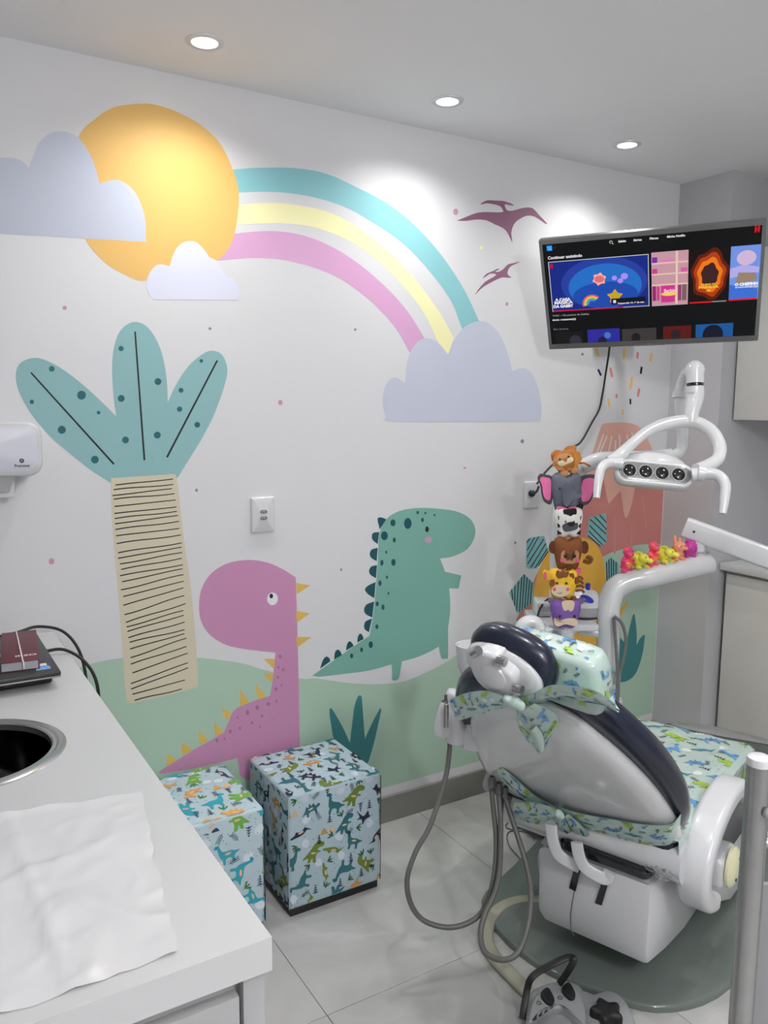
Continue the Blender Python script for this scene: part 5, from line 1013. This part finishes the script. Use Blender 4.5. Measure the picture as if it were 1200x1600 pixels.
# ================================================================ DENTAL LAMP
DL = 2.6
lm = empty('dental_lamp', atd(1025, 725, DL), 0, 'white four lens dental lamp with a hoop yoke and two handles', 'lamp')
lx_ = (atd(1083, 744, DL - .02) - atd(964, 733, DL)).normalized(); up_ = (U_ + CF * -.30).normalized()
LM = frame(atd(1023, 739, DL), lx_, up_)      # z towards the viewer, tipped down
LMz = LM.to_3x3() @ V((0, 0, 1))
layered('lens_housing', rrect(.252, .086, .042, 10), [(-.06, .02), (-.045, .004), (-.01, -.0), (.0, .003), (.003, .008)], M['enamel'], LM, lm, angle=50)
lp = layered('lens_panel', rrect(.226, .060, .0298, 10), [(.0005, 0), (.0045, 0), (.0052, .002)], mat('grey_lens_panel', (112, 114, 114), rough=.18, coat=.6), LM, lm, angle=40)
for k in range(4):
    x = -.081 + .0515 * k; lathe('lens_ring', [(.0205, .0045), (.0215, .007), (.0235, .0075), (.0245, .005)], M['greyp'], lp, LM @ Matrix.Translation((x, .0, 0)), n=30)
    lathe('lens', [(0, .010), (.008, .0095), (.015, .008), (.0207, .0048), (0, .0045)], M['gloss'], lp, LM @ Matrix.Translation((x, 0, 0)), n=30)
def ellipsoid(name, mw, r, m, parent, n=3):
    bm = bmesh.new(); bmesh.ops.create_icosphere(bm, subdivisions=n, radius=1, matrix=mw @ Matrix.Diagonal((*r, 1))); return from_bm(name, bm, m, parent, True, angle=180)
ellipsoid('dome', LM @ Matrix.Translation((.008, .044, -.088)), (.120, .056, .084), M['enamel'], lm, 4)
tube('hoop_yoke', [atd(a, b, d) for a, b, d in ((952, 722, 2.62), (968, 712, 2.63), (988, 693, 2.66), (1015, 672, 2.69), (1048, 661, 2.71), (1083, 659, 2.71), (1110, 672, 2.68), (1124, 695, 2.65), (1122, 716, 2.62), (1106, 728, 2.6), (1088, 734, 2.58))], .0225, M['enamel'], lm, n=6, res=16, scale=[.9, .95, .8, .85, 1, 1, .95, .95, .95, 1, .9])
tube('handle', [atd(a, b, d) for a, b, d in ((972, 724, 2.6), (953, 723, 2.6), (940, 731, 2.58), (935, 752, 2.56), (932, 778, 2.55))], .0145, M['enamel'], lm, n=6, res=14, scale=[1.3, 1.2, 1.05, .95, .75])
tube('handle', [atd(a, b, d) for a, b, d in ((1080, 742, 2.58), (1102, 740, 2.57), (1122, 743, 2.55), (1133, 757, 2.53), (1132, 780, 2.52), (1129, 803, 2.51))], .0165, M['enamel'], lm, n=6, res=14, scale=[1.3, 1.25, 1.1, 1.05, .95, .7])
tube('handle_collar', [atd(1089, 738, 2.575), atd(1100, 740, 2.572)], .026, M['white'], lm, n=1, res=20)
tube('stem', [atd(a, b, d) for a, b, d in ((1079, 660, 2.71), (1080, 648, 2.71), (1083, 632, 2.715), (1086, 618, 2.72), (1086, 604, 2.72))], .030, M['enamel'], lm, n=5, res=20, scale=[.8, .82, .95, 1, .96])
tube('stem_gasket', [atd(1086, 603, 2.72), atd(1086, 600, 2.72)], .0275, M['gloss'], lm, n=1, res=20)
tube('upper_joint', [atd(1086, 599, 2.72), atd(1086, 580, 2.72)], .029, M['enamel'], lm, n=1, res=20); ellipsoid('joint_ball', Matrix.Translation(atd(1085, 579, 2.735)), (.034, .034, .036), M['enamel'], lm)
box('joint_label', (-.018, -.003, 0), (.012, .003, .001), M['greyp'], lm, mw=frame(atd(1079, 614, 2.688), R_, U_))
la = empty('lamp_arm', atd(905, 900, 3.02), 0, 'white tubular arm carrying the dental lamp, rising behind the plush animals', 'arm')
tube('lamp_pole', [atd(868, 965, 3.04), atd(870, 880, 3.04), atd(873, 800, 3.04), atd(880, 768, 3.03), atd(897, 746, 3.0), atd(915, 726, 2.97), atd(935, 720, 2.94)], .026, M['enamel'], la, n=6, res=16)
tube('horizontal_arm', [atd(912, 728, 2.96), atd(935, 719, 2.94), atd(965, 717, 2.92), atd(1010, 716, 2.9), atd(1050, 713, 2.88)], .028, M['enamel'], la, n=6, res=16)
tube('rear_arm', [atd(1050, 713, 2.88), atd(1064, 704, 2.87), atd(1067, 680, 2.86), atd(1064, 650, 2.85), atd(1063, 620, 2.84), atd(1068, 595, 2.83), atd(1078, 577, 2.78), atd(1085, 577, 2.74)], .021, M['enamel'], la, n=6, res=16)
tube('arm_collar', [atd(1062, 622, 2.84), atd(1063, 612, 2.84)], .025, M['white'], la, n=1, res=16)

# ================================================================ PLUSH TOWER (felt animals, bottom to top)
def felt(name, c): return mat('felt_' + name, c, rough=.95, noise=.09, scale=60, bump=.35, bscale=700, ill=.80)
FC = {k: felt(k, c) for k, c in dict(purple=(118, 84, 158), violet_grey=(110, 92, 120), beige=(206, 186, 160), yellow=(228, 176, 50), brown=(122, 72, 40), dkbrown=(92, 54, 34), tan=(176, 130, 92), pink=(222, 110, 160), hot=(206, 90, 120), white=(214, 212, 208), black=(30, 28, 30), grey=(96, 100, 112), dgrey=(74, 76, 82), orange=(186, 124, 62), dorange=(162, 96, 42), cream=(222, 200, 166), rosy=(206, 140, 130)).items()}
DP = 2.88
def pframe(px, py, rot=0):
    o = atd(px, py, DP); mw = frame(o, CR, V((0, 0, 1))); return mw @ Matrix.Rotation(rot, 4, 'Z')
KX = [.76]
K = DP / 1265.0        # metres per picture pixel at the tower
tooth = lambda w, h: smooth2([(0, h * .40), (w * .25, h * .5), (w * .46, h * .42), (w * .5, h * .15), (w * .42, -h * .2), (w * .34, -h * .45), (w * .16, -h * .5), (0, -h * .42), (-w * .16, -h * .5), (-w * .34, -h * .45), (-w * .42, -h * .2), (-w * .5, h * .15), (-w * .46, h * .42), (-w * .25, h * .5)], 4)
def animal(name, px, py, w, h, m, label, rot=0, T=.034):
    mw = pframe(px, py, rot); r = empty(name, mw.translation, 0, label, 'plush toy', 'felt animals stacked in a tower', mw=mw)
    body = puffy('body', tooth(w * K, h * K), T, m, Matrix(), r, True); return r
def feat(r, name, pts, m, z=.030, T=.004, kk=True):
    pts = [(a * K * KX[0], b * K) for a, b in pts] if kk else pts
    return layered(name, pts, [(z, .0), (z + T * .6, 0), (z + T, .0008)], m, Matrix(), r, True, angle=60)
def eyes(r, xs, y, z=.034, rr=2.1):
    for x in xs: lathe('eye', [(0, .004), (rr * K * .7, .003), (rr * K, 0), (0, -.002)], M['gloss'], r, Matrix.Translation((x * K * KX[0], y * K, z)), n=12, local=True)
r = animal('plush_cow', 883, 957, 47, 48, FC['purple'], 'purple felt cow at the foot of the plush tower')
for s in (-1, 1): feat(r, 'ear', smooth2([(s * 20, 19), (s * 33, 24), (s * 36, 17), (s * 26, 13)], 3), FC['violet_grey'], .0, .012)
feat(r, 'forehead_patch', smooth2([(-11, 21), (12, 22), (13, 10), (6, 5), (2, 8), (-4, 6), (-9, 9)], 3), FC['beige'], .031)
feat(r, 'muzzle', smooth2([(-26, -5), (-20, -11), (-8, -7), (4, -5), (16, -6), (22, -10), (20, -18), (10, -17), (-4, -15), (-18, -19), (-26, -14)], 3), FC['beige'], .031)
eyes(r, (-15, 15), -2, .035)
r = animal('plush_giraffe', 879, 912, 45, 50, FC['yellow'], 'yellow felt giraffe with brown spots above the purple cow', 0)
feat(r, 'ear', smooth2([(-22, 16), (-38, 22), (-42, 14), (-34, 7), (-22, 8)], 3), FC['yellow'], .0, .014); feat(r, 'inner_ear', ellipse(-38, 14, 3.4, 6, 12), FC['hot'], .014)
feat(r, 'ear', smooth2([(16, 16), (26, 25), (36, 24), (34, 17), (20, 12)], 3), FC['hot'], .0, .012)
feat(r, 'mane_tuft', smooth2([(-18, 16), (-15, 24), (-8, 21), (-4, 25), (2, 21), (8, 22), (5, 14), (-4, 13), (-12, 11)], 3), FC['brown'], .026, .01)
for x, y in ((-25, 4), (14, 14), (20, -22), (25, 8)): feat(r, 'spot', [(x + a, y + b) for a, b in ((-5, -3), (-2, -6), (4, -4), (6, 1), (3, 6), (-4, 5))], FC['brown'], .028)
feat(r, 'muzzle', ellipse(-8, -8, 19, 9.5, 24), FC['beige'], .033, .005); eyes(r, (-16, 3), 4, .035)
for x in (-21, 6): feat(r, 'cheek', ellipse(x, -5, 3.6, 3, 12), FC['hot'], .0385, .001)
tube('smile', [V((-11 * K, -10 * K, .039)), V((-8 * K, -12 * K, .0395)), V((-4 * K, -10 * K, .039))], .0009, M['black'], r, n=4, res=5, local=True)
for k in range(4): tube('mane_strand', [V(((17 + k * 1.0) * K, (10 - k * 7) * K, .005)), V(((26 + k) * K, (12 - k * 7) * K, .01)), V(((30 + k) * K, (8 - k * 7) * K, .012))], .0042, FC['brown'], r, n=3, res=6, local=True)
r = animal('plush_monkey', 887, 864, 45, 52, FC['brown'], 'brown felt monkey with round ears in the middle of the tower')
for s, x in ((-1, -31), (1, 34)): feat(r, 'ear', ellipse(x, 9, 8, 10, 18), FC['dkbrown'], -.004, .012)
feat(r, 'face', smooth2([(-17, 2), (-12, 7), (-4, 5), (0, 2), (5, 5), (13, 7), (19, 1), (17, -9), (8, -14), (-8, -14), (-17, -9)], 3), FC['tan'], .030)
for x in (-17, 14): feat(r, 'cheek', ellipse(x + 2, -9, 4.4, 3.6, 12), FC['hot'], .0345, .001)
eyes(r, (-9, 9), -2, .036, 3); feat(r, 'belly', smooth2([(-6, -16), (6, -16), (5, -23), (-5, -23)], 3), FC['dkbrown'], .031)
tube('tail', [V((24 * K, -12 * K, .005)), V((33 * K, -14 * K, .01)), V((36 * K, -8 * K, .012)), V((31 * K, -5 * K, .012)), V((29 * K, -9 * K, .012))], .007, FC['brown'], r, n=5, res=8, local=True)
r = animal('plush_zebra', 887, 816, 45, 50, FC['white'], 'white felt zebra with black stripes between the elephant and the monkey')
feat(r, 'ear', smooth2([(-18, 18), (-27, 23), (-26, 13), (-20, 12)], 3), FC['black'], .0, .01); feat(r, 'ear', smooth2([(14, 22), (22, 30), (30, 28), (27, 20), (18, 17)], 3), FC['black'], .0, .01)
feat(r, 'mane', smooth2([(-14, 20), (-8, 22), (12, 23), (12, 12), (4, 12), (2, 7), (-3, 13), (-10, 10)], 3), FC['black'], .028)
for s in (-1, 1):
    for y in (8, -4, -15): feat(r, 'stripe', [(s * 24, y + 4), (s * 13, y - 1), (s * 23, y - 3)] if s < 0 else [(s * 23, y - 3), (s * 13, y - 1), (s * 24, y + 4)], FC['black'], .0225, .006)
feat(r, 'muzzle', smooth2([(-15, -3), (-4, 2), (8, 1), (16, 1), (16, -7), (6, -11), (-10, -12)], 3), FC['dgrey'], .032, .006); eyes(r, (-9, 8), 3, .034, 1.6)
feat(r, 'nose', smooth2([(-5, 2), (9, 3), (7, -3), (-2, -3)], 3), FC['black'], .038, .002)
KX[0] = .86
r = animal('plush_elephant', 884, 768, 47, 60, FC['grey'], 'grey felt elephant with large pink lined ears near the top of the tower')
for s, pts in ((-1, [(-24, 20), (-36, 26), (-47, 27), (-51, 20), (-46, 10), (-42, -8), (-36, -18), (-24, -18)]), (1, [(24, 18), (36, 26), (52, 26), (57, 18), (53, 4), (47, -14), (36, -22), (24, -18)])):
    e_ = smooth2(pts, 4); feat(r, 'ear', e_ if s < 0 else e_, FC['dgrey'], -.012, .012); cx2 = sum(p[0] for p in e_) / len(e_); cy2 = sum(p[1] for p in e_) / len(e_)
    feat(r, 'inner_ear', [(cx2 + (a - cx2) * .74, cy2 + (b - cy2) * .76) for a, b in e_], FC['pink'], .0005, .004)
eyes(r, (-15, 9), 6, .034, 1.8)
feat(r, 'trunk', smooth2([(-8, 8), (8, 8), (16, -2), (26, 0), (22, -8), (8, -12), (-2, -22), (-10, -12)], 3), FC['grey'], .032, .008)
for s in (-1, 1): feat(r, 'foot', smooth2([(s * 3 - 0, -24), (s * 16, -22), (s * 16, -29), (s * 3, -29)], 3), FC['pink'], .022, .012)
KX[0] = 1.0
r = animal('plush_lion', 884, 720, 40, 42, FC['dorange'], 'orange felt lion leaning at the very top of the tower', .32)
feat(r, 'mane', smooth2([(22 * math.cos(a) * (1 + .08 * (k % 2)), 2 + 15 * math.sin(a) * (1 + .12 * (k % 2))) for k, a in enumerate([2 * math.pi * i / 18 for i in range(18)])], 2), FC['orange'], .024, .008)
feat(r, 'face', ellipse(-5, 4, 15, 10, 20), FC['tan'], .032, .003); feat(r, 'muzzle', smooth2([(-16, 3), (-8, 5), (-4, 2), (2, 5), (8, 4), (8, -2), (-2, -3), (-12, -4)], 3), FC['cream'], .0352, .002)
feat(r, 'nose', [(-8, 6), (1, 6), (-3, 0)][::-1], FC['dorange'], .037, .002); eyes(r, (-11, 3), 7, .036, 1.7)
for s in (-1, 1): puffy('paw', ellipse(s * 8 * K - 2 * K, -17 * K, 7.5 * K, 6.5 * K, 20), .016, FC['tan'], Matrix.Translation((0, 0, .018)), r, True)
for x in (-14, 16): feat(r, 'ear', ellipse(x, 16, 5, 4.5, 14), FC['orange'], .004, .01)
tube('tail', [V((16 * K, -10 * K, 0)), V((26 * K, -12 * K, .0)), V((34 * K, -20 * K, 0))], .0035, FC['dorange'], r, n=4, res=8, local=True)

# ================================================================ RUBBER TOYS ON THE ARM
def vinyl(n, c): return mat('vinyl_' + n, c, rough=.3, coat=.4, noise=.05, scale=40, ill=.85)
VN = dict(pink=vinyl('pink', (232, 60, 110)), red=vinyl('coral_red', (236, 64, 92)), yellow=vinyl('yellow', (222, 220, 74)), orange=vinyl('orange', (244, 146, 110)), purple=vinyl('purple', (176, 44, 140)), belly=vinyl('orange_belly', (250, 120, 40)), lav=vinyl('lavender', (220, 120, 200)))
def toy(name, px, d, label, kind, m, face=0, k=1.0):
    # stands on top of the tube: find the tube axis height at this column
    best = min(crom([V(p) for p in post], 12), key=lambda p: abs((600 + FPX * (p - CAM).dot(R_) / (p - CAM).dot(F_)) - px))
    o = best + V((0, 0, .0395)); mw = Matrix.Translation(o) @ Matrix.Rotation(math.atan2(-CFh.x, CFh.y) + math.pi + face, 4, 'Z') @ Matrix.Scale(k, 4)   # -y faces the viewer
    r = empty(name, o, 0, label, 'toy', 'rubber animals on the white arm', mw=mw)
    if kind == 'dino':
        blob_mesh('body', [((0, 0, .034), (.024, .021, .032)), ((0, -.006, .078), (.02, .02, .020)), ((0, -.02, .07), (.015, .014, .012)), ((-.015, -.006, .006), (.011, .016, .008)), ((.015, -.006, .006), (.011, .016, .008)), ((-.023, -.008, .044), (.006, .010, .005)), ((.023, -.008, .044), (.006, .010, .005)), ((0, .022, .014), (.01, .02, .01))], m, r, True, .0022)
        lathe('belly', [(0, .003), (.009, .002), (.012, 0)], VN['belly'], r, frame((0, -.0195, .03), (1, 0, 0), (0, 0, 1)), n=18, local=True)
    elif kind == 'sphinx':
        bl = [((0, .012, .024), (.021, .026, .022)), ((0, -.016, .036), (.018, .017, .016)), ((.008, -.034, .030), (.011, .013, .009)), ((-.018, -.01, .007), (.009, .015, .007)), ((.018, -.01, .007), (.009, .015, .007)), ((.02, .028, .01), (.009, .016, .008))]
        for i in range(7): a = math.radians(20 + i * 24); bl.append(((-.002, .004 + .019 * math.cos(a), .034 + .018 * math.sin(a)), (.004, .006, .006)))
        blob_mesh('body', bl, m, r, True, .002)
    elif kind == 'fox':
        blob_mesh('body', [((0, .004, .024), (.025, .024, .024)), ((.002, -.008, .046), (.024, .02, .019)), ((.012, -.026, .042), (.01, .009, .007)), ((-.014, -.002, .07), (.007, .006, .016)), ((.014, .004, .062), (.007, .006, .012)), ((-.015, -.01, .006), (.011, .014, .007)), ((.015, -.01, .006), (.011, .014, .007))], m, r, True, .0022)
    else:
        bl = [((0, 0, .034), (.031, .026, .031)), ((-.014, -.004, .064), (.008, .006, .01)), ((.014, -.004, .062), (.008, .006, .01)), ((-.015, -.008, .006), (.01, .013, .007)), ((.015, -.008, .006), (.01, .013, .007))]
        for i in range(12): a = 2 * math.pi * i / 12; bl.append(((.029 * math.cos(a), -.004, .036 + .029 * math.sin(a)), (.005, .008, .005)))
        blob_mesh('body', bl, m, r, True, .002); lathe('snout', [(0, .006), (.007, .005), (.009, 0)], VN['purple'], r, frame((0, -.024, .036), (1, 0, 0), (0, 0, 1)), n=16, local=True)
    if kind != 'hedgehog':
        z = .084 if kind == 'dino' else .042 if kind == 'sphinx' else .050; y = -.0245 if kind == 'dino' else -.0325 if kind == 'sphinx' else -.0275
        for x in (-.008, .008): lathe('eye', [(0, .0015), (.0016, .001), (.002, 0)], M['gloss'], r, frame((x, y, z), (1, 0, 0), (0, 0, 1)), n=8, local=True)
    return r
toy('toy_dinosaur', 977, 0, 'pink rubber dinosaur with an orange belly, leftmost on the white arm', 'dino', VN['pink'], .25, .97)
toy('toy_lizard', 999, 0, 'yellow spiky rubber lizard between the pink and the red dinosaurs', 'sphinx', VN['yellow'], .5, 1.12)
toy('toy_dinosaur', 1018, 0, 'coral red rubber dinosaur in the middle of the row', 'dino', VN['red'], .5, .94)
toy('toy_lizard', 1038, 0, 'yellow spiky rubber lizard between the red dinosaur and the orange fox', 'sphinx', VN['yellow'], .6, 1.12)
toy('toy_fox', 1055, 0, 'pale orange rubber fox with upright ears', 'fox', VN['orange'], .4, 1.12)
toy('toy_hedgehog', 1075, 0, 'round magenta rubber hedgehog, rightmost on the white arm', 'hedgehog', VN['purple'], .1, .95)

# ================================================================ FOOT CONTROL
fc = empty('foot_control', atz(890, 1580, 0), 0, 'grey foot control with black pads and a black hoop handle on the floor', 'foot control')
def fz(px, py, z): return atz(px, py, z)
fcx = lambda l, z: [fz(a, b, z) for a, b in l]
def patch(name, px, z0, z1, m, bev=.006, n=4, shrink=None):
    P_ = fcx(px, z1); mw = Matrix.Translation((0, 0, 0)); o2 = smooth2([(p.x, p.y) for p in P_], n)
    return layered(name, o2, [(z0, 0), (z1 - bev, 0), (z1 - bev * .35, bev * .35), (z1, bev)], m, mw, fc, angle=50)
gp = mat('pale_grey_control_plastic', (150, 152, 154), rough=.35, coat=.3, noise=.03, ill=.8)
patch('base', [(812, 1640), (822, 1590), (828, 1550), (845, 1538), (880, 1530), (905, 1537), (920, 1552), (950, 1545), (975, 1558), (990, 1585), (998, 1620), (990, 1660), (900, 1690), (830, 1680)], .0, .03, gp, .01)
patch('left_dome', [(826, 1600), (832, 1560), (850, 1544), (880, 1538), (903, 1545), (916, 1575), (912, 1605), (880, 1575), (850, 1580)], .028, .05, gp, .008)
dl2 = atz(860, 1650, .045); lathe('pedal_disc', [(0, .03), (.04, .028), (.075, .018), (.088, .004), (.09, 0)], M['black'], fc, Matrix.Translation((dl2.x, dl2.y, .03)), n=40)
lathe('pedal_ring', [(.091, 0), (.093, .012), (.103, .016), (.11, .008), (.112, 0)], mat('grey_green_ring', (120, 130, 130), rough=.3, coat=.3), fc, Matrix.Translation((dl2.x, dl2.y, .028)), n=48)
for c in ((855, 1556), (888, 1548)):
    patch('pad', [(c[0] - 10, c[1] - 6), (c[0] - 4, c[1] - 13), (c[0] + 3, c[1] - 13), (c[0] + 11, c[1] + 2), (c[0] + 9, c[1] + 10), (c[0] + 2, c[1] + 11), (c[0] - 8, c[1] + 2)], .045, .058, M['black'], .003)
for px, py in ((842, 1567), (875, 1559)):
    o = fz(px, py, .0515); lathe('mark', [(.005, 0), (.0062, 0), (.0062, .0006), (.005, .0006)], ink, fc, Matrix.Translation(o), n=16)
jc = fz(948, 1580, .045); layered('joystick', smooth2([(.036 * (1 + .2 * math.cos(5 * a)) * math.cos(a), .036 * (1 + .2 * math.cos(5 * a)) * math.sin(a)) for a in [2 * math.pi * i / 30 for i in range(30)]], 2), [(0, 0), (.016, 0), (.022, .003), (.025, .01)], M['black'], Matrix.Translation((jc.x, jc.y, .03)), fc, angle=50)
hpth = [fz(816, 1592, .012), fz(819, 1572, .03), fz(824, 1545, .06), fz(829, 1530, .085), fz(842, 1518, .1), fz(866, 1505, .12), fz(887, 1496, .13), fz(897, 1499, .13), fz(888, 1517, .1), fz(874, 1537, .05)]
tube('hoop_handle', hpth, .01, M['black'], fc, n=5, prof=rrect(.018, .007, .003, 2), up=V((0, 0, 1)) + CFh * .6)

# ================================================================ STEEL STAND AT THE RIGHT EDGE
st_ = empty('steel_stand', (1.03, .66, 0), 0, 'upright steel tube stand with a white cap, close up at the right edge', 'stand')
tp = atd(1187, 1184, 1.15); TX, TY, TZ = tp.x, tp.y, tp.z
tube('upright', [(TX, TY, .02), (TX, TY, TZ - .004)], .0168, M['steel'], st_, n=1, res=32)
lathe('cap', [(0, .004), (.012, .0035), (.0165, .001), (.0172, -.004), (.0172, -.01)], M['white'], st_, Matrix.Translation((TX, TY, TZ)), n=32)
ellipsoid('knob', Matrix.Translation(atd(1200, 1272, 1.14)), (.0075, .0075, .0085), M['greyp'], st_)
sd = (R_ - CFh * 0).normalized(); SX = V((TX, TY, 0)) + CR * .30
tube('upright', [(SX.x, SX.y, .02), (SX.x, SX.y, TZ - .004)], .0168, M['steel'], st_, n=1, res=24)
tube('cross_rail', [(TX, TY, .12), (SX.x, SX.y, .12)], .012, M['steel'], st_, n=1, res=16)
tube('cross_rail', [V((TX, TY, .97)), V((SX.x, SX.y, .97))], .008, M['steel'], st_, n=1, res=16)
pn = box('side_panel', (.018, .008, .1), (.285, .016, .90), mat('grey_stand_panel', (120, 120, 122), rough=.4), st_, mw=frame((TX, TY, 0), CR, V((-CR.y, CR.x, 0))))
for p in ((TX, TY), (SX.x, SX.y)): lathe('foot', [(0, 0), (.022, 0), (.022, .012), (.017, .02), (0, .02)], M['black'], st_, Matrix.Translation((p[0], p[1], 0)), n=20)
